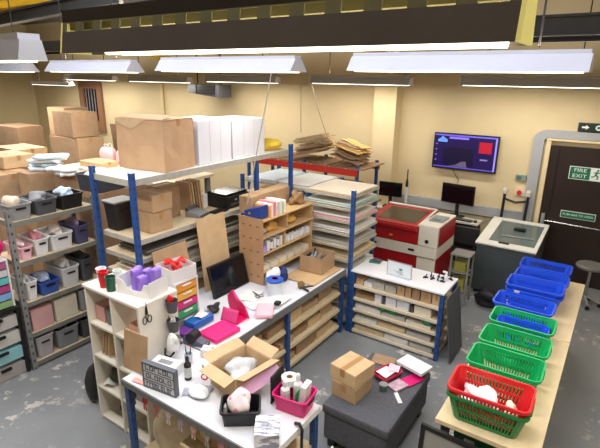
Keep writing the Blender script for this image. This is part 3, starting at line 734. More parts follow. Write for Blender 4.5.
# leaning in front of the racking, standing on the bench
slab('cardboard_sheet', 'tall cardboard sheet leaning on the racking beside the dark screen', 'cardboard sheet', (-3.5, 3.5, 1.253), (.008, .42, .8), (0, -7.0, 0), CARD2, 'cardboard sheets leaning on the racking')
slab('cardboard_sheet', 'cardboard sheet leaning on the racking behind the ribbon box', 'cardboard sheet', (-3.505, 2.93, 1.163), (.008, .44, .62), (0, -9.5, 2), CARD, 'cardboard sheets leaning on the racking')
def dark_screen():
    t = thing('monitor', 'dark flat screen leaning on the work bench against the cardboard sheet', 'monitor', (-3.25, 3.495, .854)); spin(t, 90)
    a = math.radians(-14); R = lambda x, y, z: (x, y*math.cos(a)-z*math.sin(a), y*math.sin(a)+z*math.cos(a))
    tl = Matrix.Identity(4)
    def pan(x0, x1, y0, y1, z0, z1):
        return [tl @ Vector(R(x, y, z)) for x, y, z in ((x0, y0, z0), (x1, y0, z0), (x1, y0, z1), (x0, y0, z1))], tl @ Vector(R(0, y1-y0, 0))
    for nm, bx, m in (('back_case', (-.27, .27, 0, .03, .002, .35), BLACK), ('screen', (-.255, .255, -.004, -.001, .017, .335), BLACKG)):
        p, d = pan(*bx); b = B(); b.prism(p, d); b.put(nm, m, t)
    for bx in ((-.27, .27, -.006, -.0005, .002, .016), (-.27, .27, -.006, -.0005, .336, .35), (-.27, -.256, -.006, -.0005, .017, .335), (.256, .27, -.006, -.0005, .017, .335)):
        p, d = pan(*bx); b = B(); b.prism(p, d); b.put('bezel', BLACK, t)
dark_screen()

# pigeonhole shelf: what stands on it and in it
def clip_box():
    t = thing('file_box', 'dark blue file box at the pegboard end of the pigeonhole shelf', 'file box', (-3.23, 3.865, 1.622))
    b = B(); b.prism([(-.1, -.06, 0), (.12, -.06, 0), (.12, -.06, .13), (-.1, -.06, .06)], (0, .14, 0)); b.put('body', mat('navy_plastic', '#1D3F8E', .5, .05, 6), t)
    b = B(); b.cyl((-.02, -.061, .04), (-.02, -.066, .04), .015); b.put('ring', CHROME, t)
clip_box()
cols = [('orange', '#E2A36A'), ('white', '#EDEAE6'), ('coral pink', '#E8848E'), ('cream', '#E9DFCB'), ('pale grey', '#C9CBCB'), ('ivory', '#EEE7DA'), ('sage', '#B7C2A6'), ('plain white', '#F1F1F1')]
y = 3.95
for i, (n, h) in enumerate(cols):
    w = .028+.008*(i % 3); hh = .13+.015*((i*7) % 3)
    tag(B().box(-3.3, -3.09, y, y+w, 1.602, 1.602+hh).put('catalogue', mat('cat_%d' % i, h, .6)), '%s spined catalogue upright on the pigeonhole shelf' % n, 'catalogue', 'catalogues on the pigeonhole shelf'); y += w+.003
carton('long brown carton lying on top of the pigeonhole shelf', (-3.41, 4.28, 1.6), (.17, .74, .2), 0, CARD, None)
pile('crumpled brown paper at the far end of the pigeonhole shelf', (-3.2, 4.62, 1.675), (.08, .09, .09), mat('kraft_paper', '#9B7B55', .85, .2, 12), 'kraft_paper', 'paper', None, 5, .35)
pile('ball of yellow twine in the upper pigeonhole', (-3.2, 4.45, 1.455), (.09, .1, .055), mat('twine', '#C99B4B', .8, .15, 20), 'twine_ball', 'twine', None, 8)
pile('heap of yellow wood offcuts in the upper pigeonhole by the divider', (-3.2, 4.07, 1.455), (.09, .1, .055), mat('offcuts', '#C3924C', .8, .2, 14), 'offcut_heap', 'wood offcuts', None, 9, .3)
carton('lilac box in the pigeonhole near the pegboard end', (-3.12, 3.85, 1.22), (.09, .08, .07), 0, mat('lilac', '#A98CD6', .6), None, tape=False)
pile('grey cloth bundle in the top pigeonhole by the pegboard end', (-3.17, 3.868, 1.46), (.08, .045, .045), mat('grey_cloth', '#A49B90', .8), 'cloth_bundle', 'cloth', None, 4)
r = random.Random(4)
def mug():
    t = thing('mug', '', 'mug', (0, 0, 0))
    b = B(); b.lathe([(.026, 0), (.029, .004), (.029, .085), (.025, .085), (.025, .01), (.001, .009)], n=14); b.put('cup', WHITE, t, smooth=False)
    b = B(); b.tube([(.028, 0, .07), (.045, 0, .065), (.049, 0, .042), (.043, 0, .025), (.028, 0, .02)], .006, 6); b.put('handle', WHITE, t)
    return t
mg = mug(); k = 0
rows = ['pegboard', 'middle', 'far']
for i in range(8):
    yy = 4.25+.068*i
    o = mg if k == 0 else dup(mg, (0, 0, 0), 0)
    o.location = (-3.11, yy, 1.222); o.rotation_euler = (0, 0, math.radians(-12+12*(i % 3))); o['group'] = 'white mugs in the pigeonhole shelf'
    o['label'] = 'white mug in the front row of the lower pigeonholes, %s from the far end' % ['eighth', 'seventh', 'sixth', 'fifth', 'fourth', 'third', 'second', 'first'][i]; k += 1
for i in range(5):
    carton('small white gift box %s along the lower pigeonhole' % ['first', 'second', 'third', 'fourth', 'fifth'][i], (-3.13, 3.92+.058*i, 1.22), (.1, .045, .12-.02*(i % 2)), 3*i-6, WHITE if i % 2 == 0 else mat('dappled', '#E6E4E0', .6, hex2='#3A3A3A', scale=26, lo=.55, hi=.6), 'gift boxes in the pigeonholes', tape=False)
for i in range(6):
    carton('shallow white tray box %s along the bottom pigeonhole' % ['first', 'second', 'third', 'fourth', 'fifth', 'sixth'][i], (-3.18, 3.885+.16*i, 1.0), (.18, .135, .06), 2*i-5, CREAMB, 'tray boxes in the bottom pigeonhole', tape=False)

# ------------------------------------------------------------------ behind: store of cartons, far left
ST = thing('storage_table', 'chipboard topped store table behind the tall racking', 'table', (-5.9, 4.3, 0), world=True)
B().box(-7.0, -4.75, 3.86, 4.8, 1.72, 1.76).put('tabletop', mat('pale_board', '#DCCFB2', .7, .05, 4), ST)
for x in (-6.93, -4.82):
    for y in (3.93, 4.73): B().box(x-.03, x+.03, y-.03, y+.03, .002, 1.719).put('leg', GREYSTEEL, ST)
carton('tall plain carton under the dark crate of white paper', (-5.15, 3.3, 0), (.42, .44, 1.755), 0, CARD3, None)
bin_('dark crate of white paper behind the left post of the tall racking', (-5.15, 3.3, 1.76), (.4, .42, .2), 4, mat('crate_dark', '#3B3F4A', .5), None)
pile('white paper heaped in the dark crate behind the racking post', (-5.15, 3.3, 1.93), (.17, .18, .09), WHITEP, 'paper_heap', 'paper', None, 2, .2)
for i, (x, y) in enumerate(((-6.75, 4.5), (-6.35, 4.5), (-5.95, 4.45))):
    t = thing('carrier_bag', ['pale pink carrier bag farthest along the store table', 'pale pink carrier bag in the middle of the store table', 'pale pink carrier bag closest to the big carton'][i], 'bag', (x, y, 1.762), 'pink carrier bags on the store table')
    b = B(); b.blob((0, 0, .1), (.17, .1, .13), .18, i, 3, 0.001); b.put('bag_body', mat('bag_pink', '#E4AEB1', .5, .1, 8), t, smooth=True)
    for s in (-1, 1): B().tube([(-.05, s*.03, .2), (-.04, s*.04, .27), (.04, s*.04, .27), (.05, s*.03, .2)], .007, 6).put('handle', WHITEP, t)
carton('flat cream carton at the near edge of the store table', (-6.5, 4.15, 1.76), (.5, .3, .08), 3, CARD2, None)
carton('brown carton at the end of the store table behind the black crate', (-5.1, 4.3, 1.76), (.35, .4, .3), 8, CARD, None)

cart = [  # near stack row y 3.2: label, centre, size, material, sticker
 ('tall brown carton at the edge beneath the paired cartons', (-7.6, 3.3, 0), (.5, .5, 1.75), CARD3, None),
 ('wide brown carton with a white paper label behind the bins', (-6.98, 3.0, 0), (.62, .5, 1.8), CARD, ('y-', .05, 1.62, .2, .12)),
 ('narrow upright carton behind the bins, between the labelled and the square carton', (-6.48, 3.25, 0), (.3, .45, 1.83), CARD, None),
 ('square brown carton under the blue and white bags', (-6.0, 3.55, 0), (.55, .46, 1.8), CARD3, None),
 ('pale carton lying on the labelled carton', (-7.3, 3.25, 1.81), (.6, .42, .17), CARD2, None),
 ('taped pale carton topmost of the stack next to the photo edge', (-8.6, 4.05, 1.6), (.75, .5, .27), CARD2, None),
 ('tall brown carton under the taped pale carton', (-8.6, 4.05, 0), (.8, .56, 1.59), CARD3, None),
 ('large dark brown carton highest in the far carton pile', (-7.75, 4.6, 2.08), (.62, .45, .4), CARD3, None),
 ('brown carton beneath the highest dark carton', (-7.75, 4.6, 1.5), (.7, .5, .57), CARD, None),
 ('bottom carton of the column holding the highest dark carton', (-7.75, 4.6, 0), (.75, .6, 1.49), CARD, None),
 ('brown carton leaning tower beside the highest dark carton', (-8.55, 4.95, 2.0), (.55, .45, .5), CARD, None),
 ('middle carton of the tower beside the highest dark carton', (-8.6, 4.95, 1.62), (.55, .45, .37), CARD3, None),
 ('base carton of the tower beside the highest dark carton', (-8.6, 4.95, 0), (.65, .45, 1.61), CARD, None),
 ('dark lidded carton at the photo edge behind the taped carton', (-9.75, 4.6, 1.7), (.8, .5, .42), CARD3, None),
 ('base carton under the dark lidded carton', (-9.75, 4.6, 0), (.85, .55, 1.69), CARD, None),
]
for lb, c, s, m, st in cart: carton(lb, c, s, random.Random(lb).uniform(-4, 4), m, 'cartons stored far behind the bins', sticker=st)
slab('cardboard_sheet', 'large brown cardboard sheet standing behind the pink bags', 'cardboard sheet', (-7.6, 5.6, 1.1), (.9, .03, 2.2), (5, 0, 6), CARD3, None)
wh = [('#D7E3EA', 'pale blue'), ('#EDEDEB', 'white'), ('#C7DDE8', 'blue white'), ('#E4ECEF', 'clear white')]
for i, (h, n) in enumerate(wh+[('#F0F1F1', 'bright white'), ('#CFE0E6', 'ice blue')]):
    t = thing('plastic_bag', '%s plastic bag piled on the cartons behind the bins, %s' % (n, ['lowest', 'lowest by the crate', 'second up', 'second by the crate', 'third up', 'topmost'][i]), 'plastic bag', ((-6.56, -5.96, -6.5, -5.95, -6.42, -6.34)[i], 3.3+.03*(i % 3), (1.835, 1.835, 1.888, 1.888, 1.945, 2.0)[i]), 'bags on the cartons'); spin(t, 17*i-30)
    b = B(); rr = random.Random(i); b.obox((0, 0, .025), (.38, .26, .046), (0, 0, 0), .018)
    bmesh.ops.subdivide_edges(b.bm, edges=[e for e in b.bm.edges if e.calc_length() > .1], cuts=4, use_grid_fill=True)
    for v in b.bm.verts: v.co.x *= 1+.16*math.sin(v.co.y*31+i); v.co.y *= 1+.14*math.sin(v.co.x*27+2*i); v.co.z = min(.049, max(.002, v.co.z+.006*math.sin(v.co.x*60+v.co.y*47)))
    b.put('bag_body', mat('bagw_%d' % i, h, .35, .04, 6), t, smooth=True)

# ------------------------------------------------------------------ bins on the grey shelving
BX = -5.1
bl = [ # level index, y0, y1, height, material, label, content(label, mat)
 (4, 2.1, 2.33, .15, GREYP, 'grey bin of beige cloth on the top shelf of the bin shelving', ('beige cloth bulging from the top grey bin', '#CDBBA6')),
 (4, 2.36, 2.6, .15, DGREY, 'dark grey bin in the middle of the top shelf', ('grey folded cloth in the dark grey top bin', '#8C8C90')),
 (4, 2.63, 2.9, .15, BLACK, 'black bin of blue papers on the top shelf', ('pale blue papers in the black top shelf bin', '#BFD2E4')),
 (3, 2.14, 2.27, .13, PALEPINK, 'pink box at the post end of the second shelf', ('white tissue in the pink second shelf box', '#F0E6E6')),
 (3, 2.29, 2.45, .17, WHITEP, 'white box of pink tissue on the second shelf', ('pink tissue in the white second shelf box', '#D98D97')),
 (3, 2.47, 2.72, .17, WHITE, 'large white box of cream paper on the second shelf', ('cream paper sticking out of the large white box', '#EFE9E4')),
 (3, 2.745, 2.92, .2, mat('navy_bin', '#4A4668', .6), 'dusky purple bin at the end of the second shelf', ('mauve cloth in the dusky purple bin', '#8F86AA')),
 (2, 2.14, 2.26, .2, WHITEP, 'white box at the post end of the third shelf', ('white cloth in the third shelf box by the post', '#E9EAF0')),
 (2, 2.28, 2.5, .14, mat('blue_bin', '#3556A8', .5), 'blue bin with a pale blue bag on the third shelf', ('pale blue bag in the blue bin', '#B9C7E6')),
 (2, 2.53, 2.74, .22, mat('pale_grey_bin', '#C9C9C8', .5), 'pale grey bin on the third shelf', ('white wrapped parcels in the pale grey bin', '#DADADA')),
 (2, 2.76, 2.92, .25, DGREY, 'charcoal bin at the end of the third shelf', ('black cloth in the charcoal bin', '#2B2B30')),
 (1, 2.14, 2.37, .24, mat('rose_box', '#C99A97', .7, .04, 6), 'dusty pink box on the fourth shelf', None),
 (1, 2.4, 2.66, .26, mat('cream_box', '#CFC6B2', .7, .04, 6), 'cream box with a lid on the fourth shelf', None),
 (1, 2.69, 2.92, .25, GREYP, 'mid grey bin at the end of the fourth shelf', None),
 (0, 2.14, 2.34, .24, mat('clear_bin', '#A9A3A6', .35, .06, 6), 'milky clear bin on the bottom shelf', ('mauve cloth in the milky clear bin', '#B59AA2')),
 (0, 2.37, 2.64, .22, mat('slate_bin', '#86888C', .5), 'slate grey bin in the middle of the bottom shelf', ('lilac grey cloth in the slate bin', '#A09AA8')),
 (0, 2.67, 2.92, .22, DGREY, 'dark bin at the end of the bottom shelf', None),
]
for i, (lv, y0, y1, h, m, lb, inn) in enumerate(bl):
    z = LRZ[lv]
    if 'cream box with a lid' in lb or lb.startswith('dusty pink'): carton(lb, (BX+.02, (y0+y1)/2, z), (.34, y1-y0, h), 0, m, 'boxes on the bin shelving', tape=False)
    else: bin_(lb, (BX+.02, (y0+y1)/2, z), (.36, y1-y0-.004, h*1.08), 0, m, 'bins on the bin shelving')
    if inn: pile(inn[0], (BX+.02, (y0+y1)/2, z+h*1.08), (.11, (y1-y0)*.27, .06), mat('ct_%d' % i, inn[1], .7, .1, 12), 'bin_contents', 'cloth', None, i, .3)
def drawer_unit(label, y0, y1, x0, x1, z0, z1, n, cols, frame, name='drawer_unit', grp=None):
    t = thing(name, label, 'drawer unit', ((x0+x1)/2, (y0+y1)/2, z0+G), world=True, group=grp); z0 += G; w = .016 if frame is not BLACK else .035
    B().box(x0, x1, y0, y0+w, z0, z1).put('side_panel', frame, t); B().box(x0, x1, y1-w, y1, z0, z1).put('side_panel', frame, t)
    B().box(x0, x1, y0+w+.0005, y1-w-.0005, z1-w, z1).put('top_panel', frame, t); B().box(x0, x0+w, y0+w+.0005, y1-w-.0005, z0, z1-w-.0005).put('back_panel', frame, t)
    hh = (z1-w-z0)/n
    for i in range(n):
        d = B().box(x0+.03, x1-(.004 if frame is not BLACK else .02), y0+w+.003, y1-w-.003, z0+i*hh+.006, z0+(i+1)*hh-(.012 if frame is not BLACK else .045)).put('drawer', cols[i % len(cols)], t)
        b = B(); b.box(x1-.0195, x1+.01, (y0+y1)/2-.05, (y0+y1)/2+.05, z0+(i+.62)*hh, z0+(i+.75)*hh); b.put('handle', frame, d)
    return t
dl = [mat('dr_%d' % i, h, .45, .06, 8) for i, h in enumerate(('#A9A3A0', '#8FC4CC', '#C9C5BE', '#BDB8B6'))]
drawer_unit('black framed drawer tower of clear drawers on the floor beside the bin shelving', 1.58, 2.04, -5.32, -4.9, 0, .78, 4, dl, BLACK)
dc = [mat('dc_%d' % i, h, .4) for i, h in enumerate(('#8FB27A', '#7FA7D6', '#B0447A', '#5FB5B5', '#C9C9C9', '#A85A86'))]
drawer_unit('small white drawer tower with coloured drawers on the black tower', 1.62, 2.02, -5.3, -4.94, .78, 1.3, 6, dc, WHITE)
pile('hot pink bag lying on the coloured drawer tower', (-5.02, 1.9, 1.405), (.12, .1, .13), PINK, 'bag', 'bag', None, 11, .3)
# ------------------------------------------------------------------ cube unit: on it and in it
def cup(label, c, r0, r1, h, m, grp=None, lid=None, name='cup'):
    t = thing(name, label, 'cup', (c[0], c[1], c[2]+G), grp)
    b = B(); b.lathe([(r0, 0), (r1, h), (r1-.004, h), (r0-.004, .006), (.001, .005)], n=18); b.put('cup_body', m, t)
    b = B(); b.ring(2*r1+.004, 2*r1+.004, h-.006, h+.002, .005, r1*.99); b.put('rim', m, t)
    return t
zt = 1.37
cup('white paper cup at the corner of the cube shelf top', (-3.55, 2.17, zt), .033, .042, .12, WHITE)
cup('tall red cup standing on the cube shelf top', (-3.43, 2.11, zt), .034, .043, .14, RED)
cup('dark green cup on the cube shelf top', (-3.32, 2.1, zt), .036, .042, .125, mat('dark_green', '#14513A', .4))
cup('clear cup between the green cup and the foam tray', (-3.42, 2.24, zt), .032, .037, .11, mat('clear_cup', '#DDE3E0', .25))
def foam_tray():
    t = thing('cardboard_tray', 'white card tray with a scooped front on the cube shelf top', 'tray', (-3.1, 2.25, zt+G)); spin(t, 8)
    x, y = .34, .22; pr = []
    for s in (-1, 1):
        b = B(); yy = s*y/2
        pts = [(-x/2, yy, 0), (x/2, yy, 0), (x/2, yy, .13)]
        if s < 0: pts += [(x/2-.05, yy, .12)]+[(x/2-.08-i*.03, yy, .06-.01*math.sin(i*math.pi/5)) for i in range(6)]+[(-x/2+.06, yy, .12)]
        pts += [(-x/2, yy, .13)]
        b.prism(pts, (0, .004, 0)); b.put('tray_side', WHITEP, t)
        B().box(s*x/2-.002, s*x/2+.002, -y/2+.005, y/2-.001, .0, .14).put('tray_end', WHITEP, t)
    B().box(-x/2+.003, x/2-.003, -y/2+.006, y/2-.001, .0, .004).put('tray_bottom', WHITEP, t)
    LIL = mat('lilac_foam', '#9A78D8', .7, .08, 10)
    for i, (px, py, h, a) in enumerate(((-.115, .045, .2, 2), (-.05, -.02, .22, -3), (.01, .05, .21, 2), (.06, -.045, .19, -3), (.12, .05, .25, 2))):
        q = spin(thing('foam_block', 'lilac foam block %s in the scooped tray' % ['farthest from the bench', 'second', 'in the middle', 'in front', 'tallest'][i], 'foam', (-3.1+px*.99, 2.25+py, zt+.008), 'lilac foam blocks'), 8+a*3)
        b = B(); h *= .85; b.obox((0, 0, h/2), (.05, .075, h), (0, 0, 0), .012); b.obox((.0, 0, h*.78), (.056, .075, h*.36), (0, 0, 0), .01); b.put('block', LIL, q)
foam_tray()
B2 = CZ; q = lambda i: CZ[i]+ct
carton('dusty pink box in the top cell of the cube shelf', (-3.53, 2.2, q(3)), (.13, .2, .15), 0, mat('rose_box', '#C99A97'), None, tape=False)
carton('slate box beside the pink box in the cube shelf', (-3.37, 2.2, q(3)), (.13, .2, .14), 0, mat('slate_box', '#6D777C', .6), None, tape=False)
carton('peach coloured box in the inner top cell of the cube shelf', (-3.06, 2.22, q(3)), (.2, .2, .09), 0, mat('peach', '#D8A88C', .7), None, tape=False)
for i in range(3): slab('cardboard_sheet', ['first', 'second', 'third'][i]+' slanted tan card in the second row of the cube shelf', 'cardboard sheet', (-3.5+.04*i, 2.2, q(2)+.135), (.008, .25, .24), (0, 12, 0), CARD2, 'tan cards in the cube shelf')
for i in range(4): slab('magazine', ['first', 'second', 'third', 'fourth'][i]+' grey magazine in the inner second row cell', 'magazine', (-3.2+.05*i, 2.2, q(2)+.123), (.03, .22, .24), (0, 0, 2*i-3), [GREYP, WHITEP][i % 2], 'magazines in the cube shelf')
pile('dark moss coloured cloth bag in the third row of the cube shelf', (-3.42, 2.2, q(1)+.12), (.11, .1, .12), mat('moss', '#3E4034', .8, .2, 12), 'cloth_bag', 'bag', None, 6)
paper('white paper hanging askew in the third row of the cube shelf', (-3.52, 2.12, q(1)+.01), (.1, .12), 20, curl=.02)
carton('grey box in the inner third row cell of the cube shelf', (-3.1, 2.22, q(1)), (.22, .22, .2), 3, GREYP, None, tape=False)
pile('brown cloth on the floor of the bottom cube shelf cell', (-3.44, 2.25, q(0)+.035), (.1, .1, .03), mat('brown_cloth', '#6E5A48', .85), 'cloth', 'cloth', None, 12)
# on its bench side
def caddy(z, label, m, grp):
    t = thing('hanging_caddy', label, 'hanging caddy', (-2.839, 2.32, z-.1), grp)
    b = B(); b.lathe([(.04, 0), (.052, .105), (.048, .105), (.036, .006), (.001, .005)], n=16); b.put('caddy_body', m, t)
    b = B(); b.tube([(-.052, 0, .095), (-.054, 0, .12), (-.0545, 0, .125)], .004, 6); b.put('hook', CHROME, t); return t
cads = [caddy(z, 'dark grey caddy hanging on the cube shelf side, %s of three' % n, DGREY if i < 2 else mat('clear_caddy', '#9BA3A2', .3), 'caddies on the cube shelf side') for i, (z, n) in enumerate(((1.33, 'top'), (1.15, 'middle'), (.985, 'lowest')))]
pile('red bow stuffed in the top hanging caddy', (-2.845, 2.32, 1.335), (.022, .022, .05), RED, 'red_bow', 'bow', None, 3, .3)
pile('white tissue in the middle hanging caddy', (-2.845, 2.32, 1.15), (.022, .022, .035), WHITEP, 'tissue', 'tissue', None, 5, .3)
def scissors(label, loc, rz, rx=0, ry=0, s=1., m=BLACK):
    t = thing('hanging_scissors' if rx or ry else 'scissors', label, 'scissors', loc); spin(t, rz, rx, ry)
    for k in (-1, 1):
        b = B(); b.prism([(k*-.004*s, -.0*s, 0), (k*.012*s, 0, 0), (k*.003*s, .1*s, 0)], (0, 0, .003)); b.put('blade', m if m is BLACK else CHROME, t)
        c = (k*.022*s, -.05*s, .003); b = B(); b.tube([(c[0]+.018*s*math.cos(a*.5236), c[1]+.03*s*math.sin(a*.5236), c[2]) for a in range(13)], .004*s, 6); b.put('handle', m, t)
        b = B(); b.tube([(k*.012*s, -.022*s, .003), (k*.002*s, .005*s, .003)], .004*s, 6); b.put('shank', m, t)
    return t
scissors('black scissors hanging on the bench side of the cube shelf', (-2.893, 2.11, 1.285), 0, 90, 0, 1.05).rotation_euler = (math.radians(90), 0, math.radians(90))
slab('brown_board', 'brown board leaning on the cube shelf at the bench corner', 'board', (-2.87, 1.96, 1.02), (.26, .008, .33), (-7, 0, 4), CARD, None)

# ------------------------------------------------------------------ near bench
ZB = .852
def letter_board():
    t = thing('letter_board', 'grey framed letter light box standing at the edge of the near bench', 'light box', (-2.52, 1.89, ZB)); spin(t, 8)
    w, h = .31, .215; F = mat('frame_grey', '#5B6068', .5); L = mat('letter_dark', '#3A4048', .6)
    B().obox((0, .015, h/2), (w-.008, .03, h-.008)).put('case', F, t)
    for bx in ((-w/2, w/2, 0, .014), (-w/2, w/2, h-.014, h), (-w/2, -w/2+.012, .0145, h-.0145), (w/2-.012, w/2, .0145, h-.0145)): B().box(bx[0], bx[1], -.006, .036, bx[2], bx[3]).put('frame', F, t)
    B().box(-w/2+.013, w/2-.013, -.003, -.0005, .015, h-.015).put('panel', mat('board_lilac', '#D3D5E2', .5), t)
    for r_ in range(1, 3): B().box(-w/2+.013, w/2-.013, -.006, -.0032, r_*h/3-.003, r_*h/3+.003).put('rail', F, t)
    rr = random.Random(5)
    for r_, n in ((0, 9), (1, 6), (2, 6)):
        for i in range(n):
            x = -w/2+.03+(w-.06)*(i+.5)/n; z = h/6+r_*h/3; ww = .011 if n > 6 else .017
            b = B(); kind = rr.randint(0, 3); y = -.0045
            b.box(x-ww, x-ww+.007, y, y+.0012, z-.02, z+.02)
            if kind != 1: b.box(x-ww+.0072, x+ww, y, y+.0012, z+.013, z+.02)
            if kind != 2: b.box(x-ww+.0072, x+ww, y, y+.0012, z-.02, z-.013)
            if kind in (0, 3): b.box(x+ww-.007, x+ww, y, y+.0012, z-.0128, z+.0128)
            b.put('letter_tile', L, t)
letter_board()
paper('pink printed slip beside the letter light box', (-2.74, 1.88, ZB), (.12, .05), 10, mat('slip_pink', '#E3A7A0', .8), seed=2)
def bottle(label, c, r, h, m, capm, name='bottle'):
    t = thing(name, label, 'bottle', (c[0], c[1], c[2]+G))
    b = B(); b.lathe([(r*.95, 0), (r, .006), (r, h*.66), (r*.45, h*.76)], n=18); b.put('bottle_body', m, t, smooth=False)
    b = B(); b.lathe([(r*.5, h*.762), (r*.5, h*.95), (r*.3, h)], n=14); b.put('cap', capm, t); 
    b = B(); b.lathe([(r+.0012, h*.12), (r+.0012, h*.55)], n=18); b.put('bottle_label', mat('label_silver', '#C9CFCB', .4), t); return t
bottle('black spray bottle with a silver label on the near bench', (-2.466, 2.12, ZB), .028, .2, BLACK, BLACK)
def tissue_box():
    t = spin(thing('tissue_box', 'white and green tissue box on the near bench by the cube shelf', 'tissue box', (-2.68, 2.09, ZB)), 12)
    B().box(-.12, .12, -.065, .065, 0, .085, .003).put('box_body', WHITE, t)
    B().box(-.05, .122, -.0665, -.0655, .02, .06).put('green_band', GREEN, t); B().box(-.06, .06, -.025, .025, .0855, .0865).put('opening', GREYP, t)
tissue_box()
def round_bag():
    t = thing('toiletry_bag', 'white printed pouch propped behind the tissue box', 'pouch', (-2.765, 2.24, ZB))
    b = B(); b.blob((0, 0, .12), (.055, .05, .12), .03, 4, 3, .001); b.put('pouch_body', mat('printed_pouch', '#E9E9E8', .6, hex2='#9AA3A0', scale=14, lo=.52, hi=.68), t, smooth=True)
    b = B(); b.tube([(-.055, -.035, .1), (-.03, -.062, .06), (.03, -.062, .06), (.055, -.035, .1)], .009, 6); b.put('trim_band', BLACK, t)
round_bag()
def tape_dispenser():
    t = spin(thing('tape_dispenser', 'grey and black tape dispenser between the near bench clutter and the pink bags', 'tape dispenser', (-2.78, 2.51, ZB)), 14)
    b = B(); b.prism([(-.11, -.04, 0), (.11, -.04, 0), (.11, -.04, .03), (.05, -.04, .05), (-.05, -.04, .09), (-.11, -.04, .06)], (0, .08, 0)); b.put('dispenser_body', mat('dusk_grey', '#5D5F70', .5), t)
    b = B(); b.cyl((-.03, -.05, .07), (-.03, .05, .07), .05, n=20); b.put('tape_roll', BLACK, t)
    B().box(.095, .112, -.035, .035, .03, .042).put('cutter', CHROME, t)
tape_dispenser()
carton('small white box beside the tape dispenser', (-2.58, 2.44, .85), (.09, .08, .07), 25, WHITE, None, tape=False)
t = thing('glass_jar', 'small clear jar of pens next to the tape dispenser', 'jar', (-2.62, 2.27, ZB))
b = B(); b.lathe([(.03, 0), (.032, .09), (.028, .09), (.026, .006), (.001, .005)], n=14); b.put('jar_body', mat('jar_clear', '#C7CED3', .2), t)
for i in range(4):
    tag(B().cyl((-2.62+.008*math.cos(i*1.6), 2.27+.008*math.sin(i*1.6), ZB+.01), (-2.62+.03*math.cos(i*1.6), 2.27+.03*math.sin(i*1.6), ZB+.15), .004, n=6).put('pen', [BLACK, RED, GREYP, mat('pen_blue', '#2F4FA0')][i]), '%s pen standing in the clear jar' % ['black', 'red', 'grey', 'blue'][i], 'pen', 'pens in the jar')
for i, (x, y, rz) in enumerate(((-2.33, 2.02, 35), (-2.27, 2.09, 22))): paper(('grey printed label sheet lying flat on the near bench', 'second grey label sheet overlapping the first')[i], (x, y, ZB+.008*i), (.12, .09), rz, mat('label_grey', '#A6A7B4', .6, .15, 30), curl=.002, seed=i)
def open_box():
    t = carton('open cardboard carton of bubble wrap on the near bench', (-2.11, 2.33, .85), (.3, .36, .18), -8, CARD2, None, open_=[18, 20, -12, 28])
open_box()
pile('clear bubble wrap filling the open carton', (-2.11, 2.33, .955), (.11, .13, .08), mat('bubble_wrap', '#C4C7CC', .3, .06, 30, .3), 'bubble_wrap', 'bubble wrap', None, 15, .25)
pile('clear crumpled plastic bag in front of the open carton', (-2.25, 2.03, .878), (.08, .06, .022), mat('clear_bag', '#E3E6EA', .2, .05, 14), 'plastic_bag', 'plastic bag', None, 16, .3)
slab('pink_card', 'long pink card propped against the open carton', 'card', (-1.88, 2.29, .985), (.09, .34, .006), (12, 42, -6), mat('card_pink', '#D9A3C4', .6), None)
slab('black_sleeve', 'black padded sleeve standing between the pink card and the magenta basket', 'sleeve', (-1.774, 2.345, .967), (.012, .19, .225), (0, 0, 8), BLACK, None, .006)
scissors('steel scissors lying near the open carton', (-2.42, 2.26, ZB+.001), 60, m=RED, s=1.2)
t = bin_('magenta basket of white bottles at the far corner of the near bench', (-1.61, 2.33, .85), (.26, .2, .13), 8, mat('magenta', '#D0186F', .4, .05, 8), None, name='basket', cat='basket')
def bot2(lb, x, y, h): bottle(lb, (x, y, .862), .033, h, WHITE, WHITE)
bot2('tall white bottle in the magenta basket', -1.61, 2.37, .24); bot2('short white bottle in the magenta basket', -1.67, 2.3, .2)
slab('white_box', 'white box with a green edge in the magenta basket', 'box', (-1.535, 2.35, .965), (.04, .1, .2), (0, 5, 8), WHITE); slab('green_strip', 'green card strip between the white bottle and box', 'card', (-1.575, 2.3, .945), (.006, .05, .16), (0, 8, 8), GREEN)
t = thing('paper_roll', 'roll of white tape lying over the magenta basket edge', 'roll', (-1.69, 2.38, .992)); b = B(); b.ring(.12, .12, 0, .05, .035, .0598, n=6); b.put('roll_body', WHITEP, t); b = B(); b.ring(.05, .05, .001, .049, .004, .0248, n=6); b.put('core', CARD, t)
bin_('black bin holding a pink patterned bag at the near bench edge', (-1.84, 2.02, .85), (.26, .19, .12), 38, BLACK, None)
pile('white bag with pink dabs puffing out of the black bin', (-1.84, 2.02, .985), (.085, .075, .085), mat('pink_dabs', '#EFE3E6', .6, hex2='#D98CA4', scale=16, lo=.56, hi=.64), 'patterned_bag', 'bag', None, 21, .18)
pile('clear film bunched at the outer end of the black bin', (-1.915, 1.95, .93), (.012, .012, .05), mat('film', '#CFCBC8', .25), 'plastic_film', 'film', None, 22, .3)
carton('white carton with grey zigzag print at the near bench corner', (-1.58, 1.98, .85), (.16, .19, .1), 35, mat('zigzag', '#E6E6EC', .6, hex2='#8F90A0', scale=9, lo=.5, hi=.56, stretch=(1, 4, 4)), None, tape=False)
tag(B().tube([(-1.5, 2.18, .867), (-1.465, 2.18, .878), (-1.44, 2.175, .85), (-1.44, 2.17, .55)], .012, 8).put('hanging_strap', BLACK), 'black strap hanging over the right end of the near bench', 'strap')
